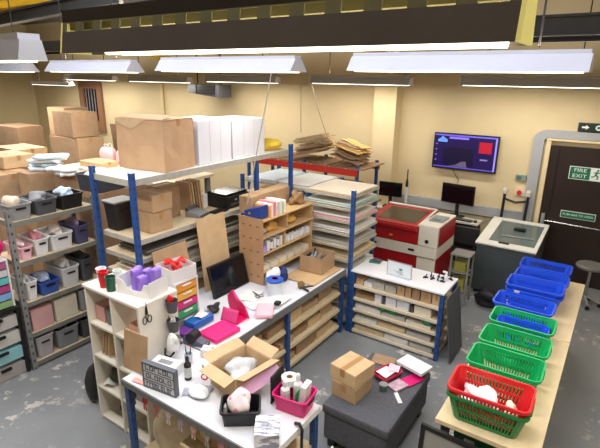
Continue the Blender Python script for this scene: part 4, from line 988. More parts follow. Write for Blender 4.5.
# under the near bench
sack = pile('big beige sack on the low shelf under the near bench', (-2.58, 2.08, .37), (.2, .19, .25), mat('sack_beige', '#D6C6AC', .75, .1, 7), 'sack', 'sack', None, 31, .08)
rc = [('dark navy', '#2C3050'), ('crimson', '#B8323F'), ('coral', '#D8817A'), ('white', '#EDE7E4'), ('lilac', '#C9BEDC'), ('peach', '#E6C6B4'), ('pale grey', '#C9C6C6'), ('rose', '#D69AA6'), ('scarlet', '#C23B3B'), ('sage', '#A9B79E')]
for i, (n, h) in enumerate(rc):
    x = -2.78+.13*i; t = thing('hanging_rosette', '%s ribbon rosette hanging under the near bench edge' % n, 'rosette', (x, 1.845, .6), 'rosettes under the near bench')
    m = mat('ros_%d' % i, h, .6, .1, 20)
    b = B(); b.lathe([(.001, -.012), (.03, -.01), (.042, 0), (.03, .008), (.001, .012)], n=14)
    bmesh.ops.rotate(b.bm, verts=b.bm.verts[:], cent=(0, 0, 0), matrix=Matrix.Rotation(math.pi/2, 3, 'X')); bmesh.ops.translate(b.bm, verts=b.bm.verts[:], vec=(0, 0, .12)); b.put('rosette_disc', m, t)
    for s in (-1, 1):
        b = B(); b.prism([(s*.004, -.004, .09), (s*.02, -.004, .09), (s*.028, -.004, .01), (s*.01, -.004, .0)], (0, .003, 0)); b.put('ribbon_tail', m, t)
    B().cyl((0, -.001, .155), (0, -.001, .2), .002, n=5).put('string', WHITEP, t)
    t.scale = (.72, 1, .72); t.location.z = .655
for i in range(4): carton('brown carton on the upper shelf under the near bench, %s from the sack' % ['first', 'second', 'third', 'fourth'][i], (-2.2+.2*i, 2.1, .52), (.17, .28, .12+.03*(i % 2)), 4*i-6, [CARD2, CARD][i % 2], 'cartons under the near bench')

# ------------------------------------------------------------------ long bench
oc = [mat('oc_%d' % i, h, .5) for i, h in enumerate(('#7F8A86', '#43A66B', '#C93B83', '#E2B54A', '#E29A3E'))]
drawer_unit('colour banded paper drawers between the cube shelf and racking', 2.58, 2.86, -3.4, -3.1, .85, 1.3, 5, oc, WHITE)
t = thing('ribbon_box', 'white box of red ribbons on the colour banded drawers', 'box', (-3.24, 2.73, 1.304)); spin(t, -6)
b = B(); b.ring(.26, .27, 0, .12, .006, .01, n=2); b.put('box_wall', WHITE, t); B().box(-.12, .12, -.125, .125, 0, .006).put('box_bottom', WHITE, t)
for i in range(7):
    r = random.Random(i); c = (-3.24+[-.055, .055, -.055, .045, 0, .05, -.055][i], 2.73+[-.06, .06, .06, -.05, .06, -.04, -.03][i], 1.335+[.02, .02, .02, .02, .1, .1, .1][i])
    a0 = r.uniform(0, 6); tag(B().tube([(c[0]+.035*math.cos(a0+k*.7)*(1+.3*math.sin(k*2)), c[1]+.035*math.sin(a0+k*.7), c[2]+.02*math.sin(k*1.3)) for k in range(9)], [.016+.006*math.sin(k*2) for k in range(9)], 6).put('ribbon', RED if i % 2 else mat('ribbon_red', '#DA2C2A', .35)), '%s red ribbon coil in the white ribbon box' % ['lowest', 'second', 'third', 'fourth', 'fifth', 'sixth', 'topmost'][i], 'ribbon', 'red ribbons in the box')
slab('pouch', 'blue zip pouch on the bench beside the colour banded drawers', 'pouch', (-3.015, 2.77, .893), (.14, .26, .07), (0, 0, 0), mat('pouch_blue', '#1C5FB0', .4, .06, 8), None, .02)
paper('folded white paper on the blue zip pouch', (-3.015, 2.8, .931), (.09, .13), 10, curl=.008)
pile('black gloves heaped behind the blue pouch', (-3.09, 3.05, .89), (.05, .06, .035), BLACK, 'gloves', 'gloves', None, 41, .35)
slab('pouch', 'purple pouch tucked under the blue pouch', 'pouch', (-2.99, 2.555, .877), (.14, .13, .045), (0, 0, 6), mat('pouch_purple', '#6A2C86', .45), None, .015)
slab('pouch', 'hot pink flat pouch at the bench edge', 'pouch', (-2.74, 2.755, .875), (.24, .3, .04), (0, 0, -4), PINK, 'hot pink pouches', .014)
def folded_pouch():
    t = thing('pouch', 'hot pink folded pouch standing upright on the bench', 'pouch', (-2.82, 3.115, ZB), 'hot pink pouches')
    def f(u, v):
        w = .21*(1-.5*v*v); return ((u-.5)*w*2*.62, -.10*v+.02*math.cos(u*3.1), .01+.3*math.sin(v*1.5)*(1-.55*abs(u-.5)))
    spin(t, 4); b = B().sheet(f, 10, 8, .01); b.put('back_panel', PINK, t, smooth=True)
    b = B().sheet(lambda u, v: ((u-.5)*.18, -.13-.05*(1-v), .012+.12*v), 6, 5, .008); b.put('front_panel', mat('pink_deep', '#D94486', .5), t, smooth=True)
    B().obox((0, -.08, .007), (.2, .16, .012), (0, 0, 0), .004).put('pouch_bottom', PINK, t)
folded_pouch()
slab('towel', 'folded pale pink towel on the bench edge', 'towel', (-2.65, 3.3, .878), (.17, .26, .046), (0, 0, 35), PALEPINK, None, .018)
for i, (x, y, rz) in enumerate(((-2.98, 3.3, 10), (-2.85, 3.42, -8), (-3.0, 3.5, 20), (-2.7, 3.56, 4))): paper(['white sheet of paper at the foot of the dark screen', 'white sheet of paper in the middle of the bench', 'white sheet of paper under the black scissors', 'white sheet of paper at the bench edge'][i], (x, y, ZB+.006*i), (.2, .28), rz, seed=i, grp='papers on the bench')
scissors('black scissors lying on white paper on the bench', (-2.93, 3.52, ZB+.035), 70)
slab('tape_measure', 'small black tape measure at the bench edge', 'tape measure', (-2.62, 3.47, ZB+.05), (.06, .06, .03), (0, 0, 10), BLACK, None, .008)
def bucket():
    t = thing('tub', 'clear tub with a blue lid standing before the pigeonhole shelf', 'tub', (-2.83, 3.7, ZB))
    b = B(); b.lathe([(.075, 0), (.085, .16), (.081, .16), (.071, .006), (.001, .005)], n=24); b.put('tub_body', mat('tub_clear', '#D3DCE4', .3), t)
    b = B(); b.lathe([(.09, .158), (.093, .163), (.093, .178), (.085, .182), (.001, .182)], n=24); b.put('lid', mat('lid_blue', '#1D5FC0', .4), t)
    b = B(); b.lathe([(.05, .1825), (.05, .185), (.035, .185), (.035, .1825)], n=20); b.put('lid_ring', mat('lid_purple', '#7A4FC0', .4), t)
    b = B(); b.tube([(.09*math.cos(a*.5236), .09*math.sin(a*.5236), .15-.0*a) for a in range(13)], .004, 6); b.put('wire_handle', WHITE, t)
bucket()
pile('white and blue bag slumped against the pigeonhole shelf', (-2.96, 3.86, .95), (.07, .09, .12), mat('white_blue', '#EBEDF2', .4, hex2='#9FB3DA', scale=9, lo=.55, hi=.7), 'plastic_bag', 'plastic bag', None, 51, .2)
pile('navy cloth tucked behind the white and blue bag', (-2.97, 4.02, .93), (.06, .06, .09), mat('navy_cloth', '#1E2C66', .7), 'cloth_bundle', 'cloth', None, 52, .2)
slab('wood_board', 'pale wooden board lying at the far end of the bench', 'board', (-2.8, 4.4, .864), (.42, .62, .018), (0, 0, 0), mat('board_wood', '#C7A77D', .7, .1, 4))
t = carton('open topped carton of small parts at the far end of the bench', (-2.82, 4.53, .874), (.3, .34, .2), 3, CARD, None, open_=[None, None, None, None])
for i in range(10):
    r = random.Random(i+60); pile('%s dark part in the open carton at the bench end' % ['round', 'brown', 'black', 'grey', 'speckled', 'small', 'large', 'flat', 'tall', 'curled'][i], (-2.915+.063*(i % 4), 4.43+.1*(i//4), .985), (.022, .034, .08), [BLACK, GREYP, CARDIN, DGREY][i % 4], 'machine_fitting', 'fitting', 'fittings in the open carton', i+60, .35)
def tape_gun():
    t = spin(thing('tape_gun', 'dark tape gun lying before the open topped carton', 'tape gun', (-2.68, 3.98, ZB)), 40)
    b = B(); b.cyl((0, -.02, .045), (0, .02, .045), .04, n=18); b.put('tape_roll', mat('tape_amber', '#8C6A3C', .3), t)
    b = B(); b.prism([(-.02, -.012, .005), (.13, -.012, .03), (.13, -.012, .045), (-.02, -.012, .03)], (0, -.012, 0)); b.put('tape_frame', DGREY, t)
    b = B(); b.tube([(.02, -.03, .02), (.05, -.06, .012), (.07, -.1, .012)], .012, 8); b.put('handle', BLACK, t)
tape_gun()
r = random.Random(12)
for lv, (z, n) in enumerate(((.56, 6), (.33, 7), (.1, 5))):
    y = 2.62
    for i in range(n):
        w = 2.0/n-.03; h = r.uniform(.06, .15)
        carton('%s brown pack along the %s shelf under the long bench' % (['nearest', 'second', 'third', 'fourth', 'fifth', 'sixth', 'farthest'][i], ['upper', 'middle', 'bottom'][lv]), (-2.76+r.uniform(-.03, .02), y+w/2, z), (.26, w, h), r.uniform(-4, 4), [CARD2, CARD, CARD3][(i+lv) % 3], 'brown packs under the long bench', tape=i % 2 == 0); y += w+.035
# ------------------------------------------------------------------ baskets on the right tables
def basket_mesh(L=.505, W=.312, H=.2, N=4):
    """Slotted basket wall as one sheet: solid bands joined by upright bars, rounded corners."""
    def loop(f, z):
        a, b = (L/2-.045*(1-f)), (W/2-.04*(1-f)); rr = .05; P = []
        nl, nw, nc = 17, 10, 3
        def line(p, q, n): P.extend([(p[0]+(q[0]-p[0])*i/n, p[1]+(q[1]-p[1])*i/n, z) for i in range(n)])
        def arc(cx, cy, a0): P.extend([(cx+rr*math.cos(math.radians(a0+90*i/nc)), cy+rr*math.sin(math.radians(a0+90*i/nc)), z) for i in range(nc)])
        line((-a+rr, -b), (a-rr, -b), nl*2); arc(a-rr, -b+rr, -90); line((a, -b+rr), (a, b-rr), nw*2); arc(a-rr, b-rr, 0)
        line((a-rr, b), (-a+rr, b), nl*2); arc(-a+rr, b-rr, 90); line((-a, b-rr), (-a, -b+rr), nw*2); arc(-a+rr, -b+rr, 180)
        return P, nl*2, nw*2, nc
    zs = [(.004, True), (.03, False), (.098, True), (.115, False), (.172, True), (H, None)]
    b = B(); rings = []
    for z, _ in zs:
        P, nl, nw, nc = loop(z/H, z); rings.append([b.bm.verts.new(p) for p in P])
    n = len(rings[0]); seg = [('l', nl), ('c', nc), ('w', nw), ('c', nc)]*2; kind = []
    for k, m in seg: kind += [(k, i) for i in range(m)]
    for j in range(len(zs)-1):
        solid = zs[j][1]
        for i in range(n):
            k, q = kind[i]
            if solid or k == 'c' or q % 2 == 0: b.bm.faces.new([rings[j][i], rings[j][(i+1) % n], rings[j+1][(i+1) % n], rings[j+1][i]])
    b.bm.faces.new(rings[0][::-1])
    return b
def solid(o, th):
    md = o.modifiers.new('thickness', 'SOLIDIFY'); md.thickness = th; md.offset = 0; return o
def make_basket(m, label):
    t = thing('shopping_basket', label, 'basket', (0, 0, 0))
    solid(basket_mesh().put('basket_body', m, t), .004)
    b = B(); b.ring(.528, .335, .187, .207, .0145, .055); b.put('rim', m, t)
    for s in (-1, 1): B().box(s*.262-.008, s*.262+.008, -.06, .06, .176, .1855, .002).put('grip', m, t)
    return t
BM = {'red': mat('basket_red', '#D8242A', .35), 'green': mat('basket_green', '#12A45C', .35), 'blue': mat('basket_blue', '#1C4FD6', .35), 'dgreen': mat('basket_deep_green', '#1D7A3C', .4)}
proto = make_basket(BM['dgreen'], 'deep green basket holding the red basket at the near end of the tables')
GB_ = 'shopping baskets along the tables'
proto.location = (-.455, 2.995, .853); proto.rotation_euler = (0, 0, math.radians(2)); proto['group'] = GB_
def bk(label, x, y, z, c, rz=0):
    return dup(proto, (x, y, z), rz, label, GB_, {'basket_body': BM[c], 'rim': BM[c], 'grip': BM[c]})
bk('red basket with white packages nested in the deep green basket', -.455, 2.995, .905, 'red', 2)
bk('bright green basket directly behind the red basket', -.455, 3.47, .853, 'green', 1)
bk('bright green basket third from the near end, between two green ones', -.46, 3.84, .853, 'green', 0)
bk('green basket at the table join with a blue basket nested in it', -.475, 4.24, .853, 'green', 1)
bk('blue basket nested inside the green basket at the table join', -.475, 4.24, .867, 'blue', 1).scale = (.83, .81, .6)
bk('blue basket next behind the green one with the nested blue basket', -.53, 4.62, .853, 'blue', -1)
bk('lower blue basket of the nested pair in the blue row', -.50, 5.015, .853, 'blue', 1)
bk('upper blue basket of the nested pair with a white tag', -.50, 5.015, .905, 'blue', 1)
bk('blue basket last but one before the door end of the table', -.495, 5.4, .853, 'blue', 0)
bk('blue basket at the far end of the tables by the door', -.505, 5.775, .853, 'blue', 0)
pile('white plastic bag lying in the red basket', (-.52, 3.01, .99), (.12, .08, .06), mat('white_pack', '#E9ECEF', .4, .04, 9), 'plastic_bag', 'plastic bag', None, 71, .3)
pile('cream wrapped package in the end of the red basket', (-.315, 3.0, .985), (.045, .06, .06), mat('cream_pack', '#E5DDBE', .5), 'package', 'package', None, 72, .2)
def label_tag(label, c, s, rot, stripes=True):
    t = thing('price_label', label, 'label', c); t.rotation_euler = tuple(math.radians(a) for a in rot)
    B().obox((0, 0, 0), (s[0], .0015, s[1])).put('label_card', WHITEP, t)
    if stripes:
        for i in range(5): B().obox((-s[0]*.32+i*s[0]*.16, -.0015, 0), (s[0]*.07, .001, s[1]*.7)).put('bar', mat('bar_green', '#3E8C78', .6) if 'green' in label else mat('bar_blue', '#5A77B8', .6), t)
label_tag('striped white label on the inner end wall of the blue basket nested at the join', (-.232, 4.225, 1.075), (.07, .08), (-8, 0, 90)) if False else None
label_tag('striped white label on the long wall of the green join basket', (-.36, 4.07, .98), (.1, .08), (10, 0, 0))
label_tag('small white tag on the near wall of the upper nested blue basket', (-.64, 4.84, 1.03), (.05, .08), (11, 0, 0), False)
label_tag('striped white label on the lower nested blue basket', (-.32, 4.84, .935), (.09, .06), (11, 0, 0))
# crate on the shelf under the near table
t = bin_('green crate with a white label on the shelf under the near table', (-.46, 3.08, .3), (.36, .4, .47), 0, mat('crate_green', '#1B6B46', .4, .05, 7), None, handle=False)
B().box(-.1, -.03, -.2012, -.2, .34, .42).put('crate_label', WHITEP, t); B().box(.02, .11, -.2012, -.2, .35, .4).put('crate_label', mat('label_pale', '#BFD6C6', .6), t)
for i in range(3): carton('brown carton on the shelf under the tables, %s from the green crate' % ['first', 'second', 'third'][i], (-.42, 3.56+.3*i, .3), (.35, .24, .25), 3*i-3, CARD, 'cartons under the near table')
def black_frame():
    t = thing('picture_board', 'black framed board leaning against the end of the near basket table', 'framed board', (-.53, 2.64, .002)); spin(t, -3, -5)
    w, h = .29, .83
    for bx in ((-w, w, 0, .03), (-w, w, h-.03, h), (-w, -w+.03, .031, h-.031), (w-.03, w, .031, h-.031)): B().box(bx[0], bx[1], -.012, .012, bx[2], bx[3]).put('frame', BLACK, t)
    B().box(-w+.031, w-.031, -.003, .003, .031, h-.031).put('board_panel', mat('board_grey', '#8B8A84', .6, .06, 6), t)
black_frame()

# ------------------------------------------------------------------ island
def acrylic_sign():
    t = thing('sign_holder', 'clear acrylic sign holder standing on the white island top', 'sign holder', (-1.93, 4.93, .854)); spin(t, -3)
    A = mat('acrylic', '#D6DDE2', .15, alpha=.85)
    B().box(-.15, .15, -.003, .003, .004, .17).put('sign_panel', mat('sign_sheet', '#DCE4EA', .4), t)
    for bx in ((-.155, .155, .171, .177), (-.155, .155, -.0, .0035)): B().box(bx[0], bx[1], -.006, .006, bx[2], bx[3]).put('sign_edge', GREYP, t)
    for x in (-.155, .151): B().box(x, x+.004, -.006, .006, .004, .17).put('sign_edge', GREYP, t)
    B().obox((.02, -.0042, .09), (.04, .001, .03)).put('logo', mat('logo_teal', '#4A9AA8', .5), t)
    for i in range(3): B().obox((-.01+.02*i, -.0042, .06-.014*i), (.12-.03*i, .001, .005)).put('print_line', GREYP, t)
    B().box(-.15, .15, -.04, .04, -.001, .0).put('foot', A, t)
acrylic_sign()
r = random.Random(3)
for i, (x, y) in enumerate(((-1.66, 5.08), (-1.62, 5.16), (-1.58, 5.09), (-1.54, 5.2), (-1.52, 5.1), (-1.48, 5.18), (-1.46, 5.08), (-1.4, 5.2))):
    t = thing('hand_clamp', 'small black spring clamp on the island, %s' % ['nearest the sign holder', 'second from the sign holder', 'third from the sign holder', 'at the back edge', 'in the middle of the clamps', 'behind the white squeeze bottle', 'nearest the front edge', 'at the outer corner'][i], 'clamp', (x, y, .854), 'black clamps on the island'); spin(t, r.uniform(0, 180))
    b = B(); b.prism([(-.03, -.008, 0), (.03, -.008, 0), (.03, -.008, .012), (0, -.008, .026), (-.03, -.008, .012)], (0, .016, 0)); b.put('jaw', BLACK, t)
    b = B(); b.tube([(.0, -.004, .024), (.012, 0, .04), (.02, .004, .045)], .006, 6); b.put('lever', BLACK, t)
t = thing('spray_bottle', 'white trigger spray bottle at the outer end of the island top', 'bottle', (-1.44, 5.14, .854))
b = B(); b.lathe([(.02, 0), (.022, .005), (.022, .06), (.009, .075), (.009, .085)], n=14); b.put('bottle_body', WHITE, t)
b = B(); b.prism([(-.04, -.007, .095), (.015, -.007, .085), (.015, -.007, .11), (-.04, -.007, .115)], (0, .014, 0)); b.put('trigger_head', WHITE, t)
slab('cutting_mat', 'teal cutting scrap at the back corner of the island', 'cutting mat', (-2.36, 5.18, .862), (.14, .1, .012), (0, 0, 15), mat('teal_dark', '#2F7F6E', .6)); slab('offcut', 'dark offcut lying on the teal cutting scrap', 'offcut', (-2.34, 5.2, .878), (.12, .08, .012), (0, 0, -10), DGREY)
pile('yellow sack behind the corner post of the island', (-2.42, 5.42, .14), (.1, .09, .12), mat('yellow_sack', '#D8B73A'), 'sack', 'sack', None, 77)
wb = mat('white_carton', '#E9E9F0')
row5 = [('small tan box', .09, .07, CARD2), ('white crumpled packet', .11, .06, WHITEP), ('clear tub of parts', .14, .09, mat('tub_grey', '#B9B6AC', .4, .1, 20)), ('clear tub of fixings', .14, .09, mat('tub_grey2', '#ABA79D', .4, .1, 20)), ('brown carton', .09, .12, CARD), ('narrow brown carton', .07, .13, CARD), ('dark brown carton', .09, .13, CARD3), ('mid brown carton', .12, .13, CARD), ('tan carton', .1, .13, CARD2)]
def shelf_row(row, z, lvn, x0=-2.42, gap=.012):
    x = x0
    for n, w, h, m in row:
        carton('%s on the %s shelf of the island' % (n, lvn), (x+w/2, 4.9, z), (w, .18, min(h, .135)), 0, m, 'small boxes on the island shelves', tape='brown' in n or 'tan' in n); x += w+gap
shelf_row(row5, ISZ[4], 'uppermost')
shelf_row([('brown tray', .24, .04, CARD3), ('first white box', .09, .11, wb), ('grey box', .03, .1, DGREY), ('second white box', .13, .11, wb), ('third white box', .15, .11, wb), ('slate box', .04, .08, DGREY), ('cream box', .2, .1, CREAMB)], ISZ[3], 'second')
shelf_row([('stack of pale sheets', .34, .05, WS), ('flat grey box', .3, .05, GS), ('flat cream box', .3, .04, CREAMB)], ISZ[2], 'third')
GR = mat('green_packet', '#12834A', .5, .1, 9)
for i, x in enumerate((-2.05, -1.93, -1.5)): pile('green packet on the third island shelf, %s' % ['nearer the sheets', 'beside the other green packet', 'at the outer post'][i], (x, 4.84, ISZ[2]+.085 if i < 2 else ISZ[2]+.08), (.06, .05, .03), GR, 'packet', 'packet', None, 80+i, .2)
shelf_row([('flat white sheet pack', .3, .04, WS), ('flat tan sheet pack', .35, .05, CHIP), ('flat grey sheet pack', .3, .05, GS)], ISZ[1], 'fourth')
shelf_row([('long tan sheet pack', .4, .06, CHIP), ('white film roll box', .3, .06, WHITEP), ('grey sheet pack', .28, .06, GS)], ISZ[0], 'bottom')
slab('steel_panel', 'dark grey panel leaning against the outer end of the island', 'panel', (-1.255, 5.03, .4), (.015, .46, .78), (0, -8, 0), mat('panel_dark', '#4C5057', .5, .05, 4))
pile('green leafy film tucked at the island end above the dark panel', (-1.285, 5.05, .815), (.02, .14, .02), GR, 'green_film', 'film') if False else None

# ------------------------------------------------------------------ ottoman load
carton('lower brown carton of the pair on the ottoman', (-1.60, 3.2, .45), (.24, .28, .145), -4, CARD, 'cartons on the ottoman')
carton('upper brown carton of the pair on the ottoman', (-1.61, 3.21, .6), (.27, .28, .13), -10, CARD2, 'cartons on the ottoman')
t = bin_('shallow crimson tray of leaflets on the ottoman', (-1.44, 3.59, .45), (.16, .24, .05), -18, mat('crimson', '#B51F45', .5), None, name='tray', cat='tray', handle=False)
paper('white leaflet lying on the crimson tray', (-1.44, 3.56, .513), (.12, .15), -15, seed=4); paper('pale pink leaflet sticking out of the crimson tray', (-1.4, 3.64, .522), (.1, .12), 12, mat('leaf_pink', '#E6C1CE', .7), seed=6)
slab('magenta_folder', 'magenta folder under the white sheets on the ottoman', 'folder', (-1.225, 3.66, .46), (.12, .2, .012), (0, 0, -22), mat('magenta', '#D0186F'))
slab('patterned_packet', 'silver pink packet in front of the crimson tray', 'packet', (-1.3, 3.5, .464), (.12, .16, .02), (0, 0, -20), mat('silver_pink', '#B99BA8', .4, .25, 30), None, .005)
slab('white_sheet_stack', 'thick stack of white sheets at the far corner of the ottoman', 'paper stack', (-1.265, 3.8, .525), (.28, .18, .03), (0, 0, -14), WHITEP, None, .002)
slab('cork_board', 'brown board between the cartons and white sheets on the ottoman', 'board', (-1.57, 3.8, .457), (.22, .16, .01), (0, 0, 10), CARD3)
t = thing('small_tub', 'small dark green tub on the ottoman beside the cartons', 'tub', (-1.385, 3.385, .452)); b = B(); b.lathe([(.034, 0), (.036, .05), (.03, .052), (.001, .052)], n=16); b.put('tub_body', mat('tub_green', '#4C6B5C', .4), t); b = B(); b.lathe([(.038, .0525), (.038, .062), (.001, .062)], n=16); b.put('lid', GREYP, t)
slab('white_strip', 'white card strip lying at the near side of the ottoman load', 'card', (-1.23, 3.35, .456), (.035, .14, .008), (0, 0, -40 + 80), WHITEP)
pile('red bow behind the carton pair on the ottoman', (-1.48, 3.44, .72), (.03, .03, .02), RED, 'red_bow', 'bow', None, 91) if False else None

# ------------------------------------------------------------------ back wall
def television():
    t = thing('television', 'wall mounted TV showing a dark purple screen with a red block', 'television', (-2.2, 8.19, 1.62), world=True)
    x0, x1, z0, z1 = -2.735, -1.67, 1.605, 2.21
    B().box(x0, x1, 8.1, 8.15, z0, z1, .004).put('tv_case', BLACK, t)
    B().box(-2.4, -2.0, 8.151, 8.198, 1.75, 2.05).put('wall_mount', DGREY, t)
    y = 8.099
    scr = B().box(x0+.02, x1-.02, y-.002, y, z0+.028, z1-.02).put('screen', mat('screen_purple', '#1B0C48', .3, emit=.4), t)
    def em(nm, h, bx, e=.55): B().box(bx[0], bx[1], y-.0045, y-.003, bx[2], bx[3]).put(nm, mat(nm+'_m', h, .3, emit=e), scr)
    em('border_glow', '#6A5CE0', (x0+.022, x1-.022, z1-.045, z1-.022)); em('border_glow_side', '#8D83E8', (x1-.05, x1-.024, z0+.03, z1-.046)); em('border_glow_base', '#5548B8', (x0+.022, x1-.051, z0+.03, z0+.05))
    em('red_block', '#A3162E', (x1-.30, x1-.1, 1.92, 2.1)); em('dark_field', '#120A2C', (-2.55, -2.05, 1.68, 1.98)); em('title_strip', '#7F6BE8', (-2.47, -2.15, 2.12, 2.155))
    b = B(); b.prism([(-2.66, y-.0045, 2.06), (-2.5, y-.0045, 2.06), (-2.5, y-.0045, 2.1), (-2.55, y-.0045, 2.13), (-2.585, y-.0045, 2.16), (-2.62, y-.0045, 2.12), (-2.66, y-.0045, 2.1)], (0, .0015, 0)); b.put('blue_picture', mat('blue_pic', '#5E8FF0', .3, emit=.55), scr)
    b = B(); b.prism([(-2.45, y-.0065, 1.66), (-2.14, y-.0065, 1.66), (-2.16, y-.0065, 1.76), (-2.24, y-.0065, 1.75), (-2.33, y-.0065, 1.69)], (0, .0015, 0)); b.put('grey_picture', mat('grey_pic', '#5D5470', .3, emit=.4), scr)
    for i in range(4): em('menu_mark', '#7A6AD0', (-2.69, -2.665, 1.74+.09*i, 1.76+.09*i))
    em('caption', '#6F66A8', (x1-.27, x1-.15, 1.8, 1.825), .8)
    b = B(); b.tube([(-2.38, 8.16, 1.6), (-2.33, 8.17, 1.5), (-2.26, 8.17, 1.42), (-2.3, 8.17, 1.3)], .007, 6); b.put('power_cable', DGREY, t)
television()
def monitor(label, c, w, h, rz, z0):
    t = thing('monitor', label, 'monitor', (c[0], c[1], c[2]+G)); spin(t, rz)
    B().box(-w/2, w/2, 0, .03, z0, z0+h, .004).put('monitor_case', BLACK, t)
    B().box(-w/2+.014, w/2-.014, -.002, -.0005, z0+.018, z0+h-.014).put('screen', BLACKG, t)
    B().box(-.03, .03, .031, .05, .015, z0+.12).put('neck', BLACK, t)
    B().obox((0, .04, .008), (.24, .17, .016), (0, 0, 0), .004).put('stand_base', BLACK, t)
monitor('black monitor on the back desk below the television', (-2.16, 7.84, .86), .56, .33, -6, .22)
monitor('smaller black monitor on the back desk behind the red machine', (-3.33, 7.76, .86), .42, .26, 8, .19)
def keyboard():
    t = spin(thing('keyboard', 'black keyboard in front of the monitor under the television', 'keyboard', (-2.05, 7.71, .862)), -4)
    B().box(-.21, .21, -.06, .06, 0, .014, .003).put('keyboard_base', BLACK, t)
    b = B()
    for j in range(4): b.box(-.2, .2, -.05+j*.026, -.03+j*.026, .0142, .019)
    b.put('key_rows', DGREY, t)
keyboard()
slab('mouse', 'black computer mouse beside the keyboard', 'mouse', (-1.79, 7.7, .878), (.05, .08, .028), (0, 0, 10), BLACK, None, .01)
bottle('brown topped bottle standing behind the smaller monitor', (-3.07, 7.87, .86), .025, .7, BLACK, mat('cap_brown', '#6B3A2A', .5))
t = thing('thermostat', 'grey green thermostat box on the wall beside the door trunking', 'thermostat', (-1.285, 8.197, 1.54), world=True); B().box(-1.37, -1.21, 8.165, 8.198, 1.54, 1.63, .004).put('sensor_case', mat('sage_case', '#7E9187', .5), t); B().box(-1.35, -1.28, 8.162, 8.1645, 1.56, 1.61).put('dial_window', mat('sage_dark', '#4F6660', .4), t)
t = thing('stop_button', 'red emergency stop button on a pale plate by the door trunking', 'stop button', (-1.27, 8.197, 1.3), world=True); B().box(-1.35, -1.19, 8.175, 8.198, 1.29, 1.43, .003).put('back_plate', mat('plate_cream', '#E0CDB0', .5), t)
b = B(); b.cyl((-1.28, 8.15, 1.345), (-1.28, 8.174, 1.345), .036, n=18); b.put('button', RED, t)
def chair_arms():
    t = thing('tool_stand', 'black twin armed stand with pale heads behind the grey laser cutter', 'stand', (-1.3, 8.06, .002), world=True)
    B().box(-1.48, -1.1, 8.02, 8.1, .002, .04).put('stand_base', BLACK, t)
    for s, x in ((-1, -1.47), (1, -1.12)):
        b = B(); b.tube([(x-.02*s*0-.02, 8.06, .041), (x-.01, 8.06, .9), (x, 8.05, 1.32)], .022, 8); b.put('arm', BLACK, t)
        b = B(); b.lathe([(.02, 1.32), (.042, 1.33), (.045, 1.39), (.03, 1.42), (.001, 1.42)], (x, 8.05, 0), 14); b.put('arm_head', mat('head_pale', '#C9C3B5', .5), t)
    b = B(); b.tube([(-1.46, 8.05, 1.24), (-1.3, 8.05, 1.2), (-1.13, 8.05, 1.24)], .02, 8); b.put('cross_bar', BLACK, t)
    b = B(); b.tube([(-1.46, 8.06, .9), (-1.3, 8.06, .92), (-1.13, 8.06, .9)], .014, 8); b.put('cross_bar', GREYP, t)
chair_arms()
def stool():
    t = thing('stool', 'round grey swivel stool beside the dark door', 'stool', (-.1, 7.45, .002))
    b = B(); b.lathe([(.001, .56), (.17, .56), (.185, .575), (.185, .6), (.17, .615), (.001, .62)], n=28); b.put('seat', mat('stool_grey', '#6E6B66', .4), t)
    b = B(); b.cyl((0, 0, .1), (0, 0, .559), .025); b.put('column', CHROME, t)
    for i in range(5):
        a = i*2*math.pi/5; b = B(); b.tube([(.02*math.cos(a), .02*math.sin(a), .13), (.2*math.cos(a), .2*math.sin(a), .07)], [.018, .012], 8); lg = b.put('leg', GREYP, t)
        b = B(); b.cyl((.2*math.cos(a), .2*math.sin(a)-.012, .028), (.2*math.cos(a), .2*math.sin(a)+.012, .028), .028, n=12); b.put('caster', BLACK, lg)
stool()
# scrap cardboard on the pallet rack
r = random.Random(22)
def scrap(label, c, L, W, tilt, rz, m, fold=0.):
    t = bpy.data.objects; b = B(); k = 6
    b.obox((0, 0, 0), (L, W, .013))
    bmesh.ops.subdivide_edges(b.bm, edges=[e for e in b.bm.edges if abs(e.verts[0].co.x-e.verts[1].co.x) > .1], cuts=5)
    for v in b.bm.verts: v.co.y += .03*math.sin(v.co.x*23+L*9)*(1 if v.co.y > 0 else .6)
    R = Matrix.Rotation(math.radians(tilt), 3, 'Y') @ Matrix.Rotation(math.radians(rz), 3, 'Z')
    for v in b.bm.verts: v.co = R @ v.co + Vector(c)
    tag(b.put('cardboard_scrap', m), label, 'cardboard scrap', 'scrap cardboard heap')
cmats = [CARD3, mat('card_yellow', '#C9A25C', .8, .08, 9), CARD, CARD3]
for g, (cx, tl, z0, n, nm) in enumerate(((-4.37, -13, 1.86, 16, 'left'), (-3.64, 14, 1.845, 13, 'right'))):
    for i in range(n):
        dx = r.uniform(-.03, .03)
        scrap('%s scrap cardboard piece in the %s of the heap on the red beamed rack' % ('lowest,second,third,fourth,fifth,sixth,seventh,eighth,ninth,tenth,eleventh,twelfth,thirteenth,fourteenth,fifteenth,topmost'.split(',')[i], {'left': 'far half', 'right': 'pillar half', 'middle': 'crown'}[nm]), (cx+dx, 6.85+r.uniform(-.13, .13), z0+i*.0185-dx*math.tan(math.radians(tl))), (r.uniform(.55, .74), r.uniform(.42, .56))[g]*(1-.012*i), r.uniform(.2, .5), tl, r.uniform(-14, 14), cmats[r.randint(0, 3)])
for i in range(3): slab('yellow_board', '%s yellow board at the far end of the red beamed rack' % ['lower', 'middle', 'upper'][i], 'board', (-5.36, 6.85, 1.755+.026*i), (.2, .5, .02), (0, 0, 6*i-6), mat('yellow_board', '#C9A93A', .6, .06, 5), 'yellow boards on the red beamed rack')
carton('dark carton on the lower level of the red beamed rack', (-4.6, 6.85, 1.12), (.7, .4, .3), 0, CARD3); carton('brown carton next to the dark carton on the lower rack level', (-3.75, 6.85, 1.12), (.5, .4, .3), 4, CARD)

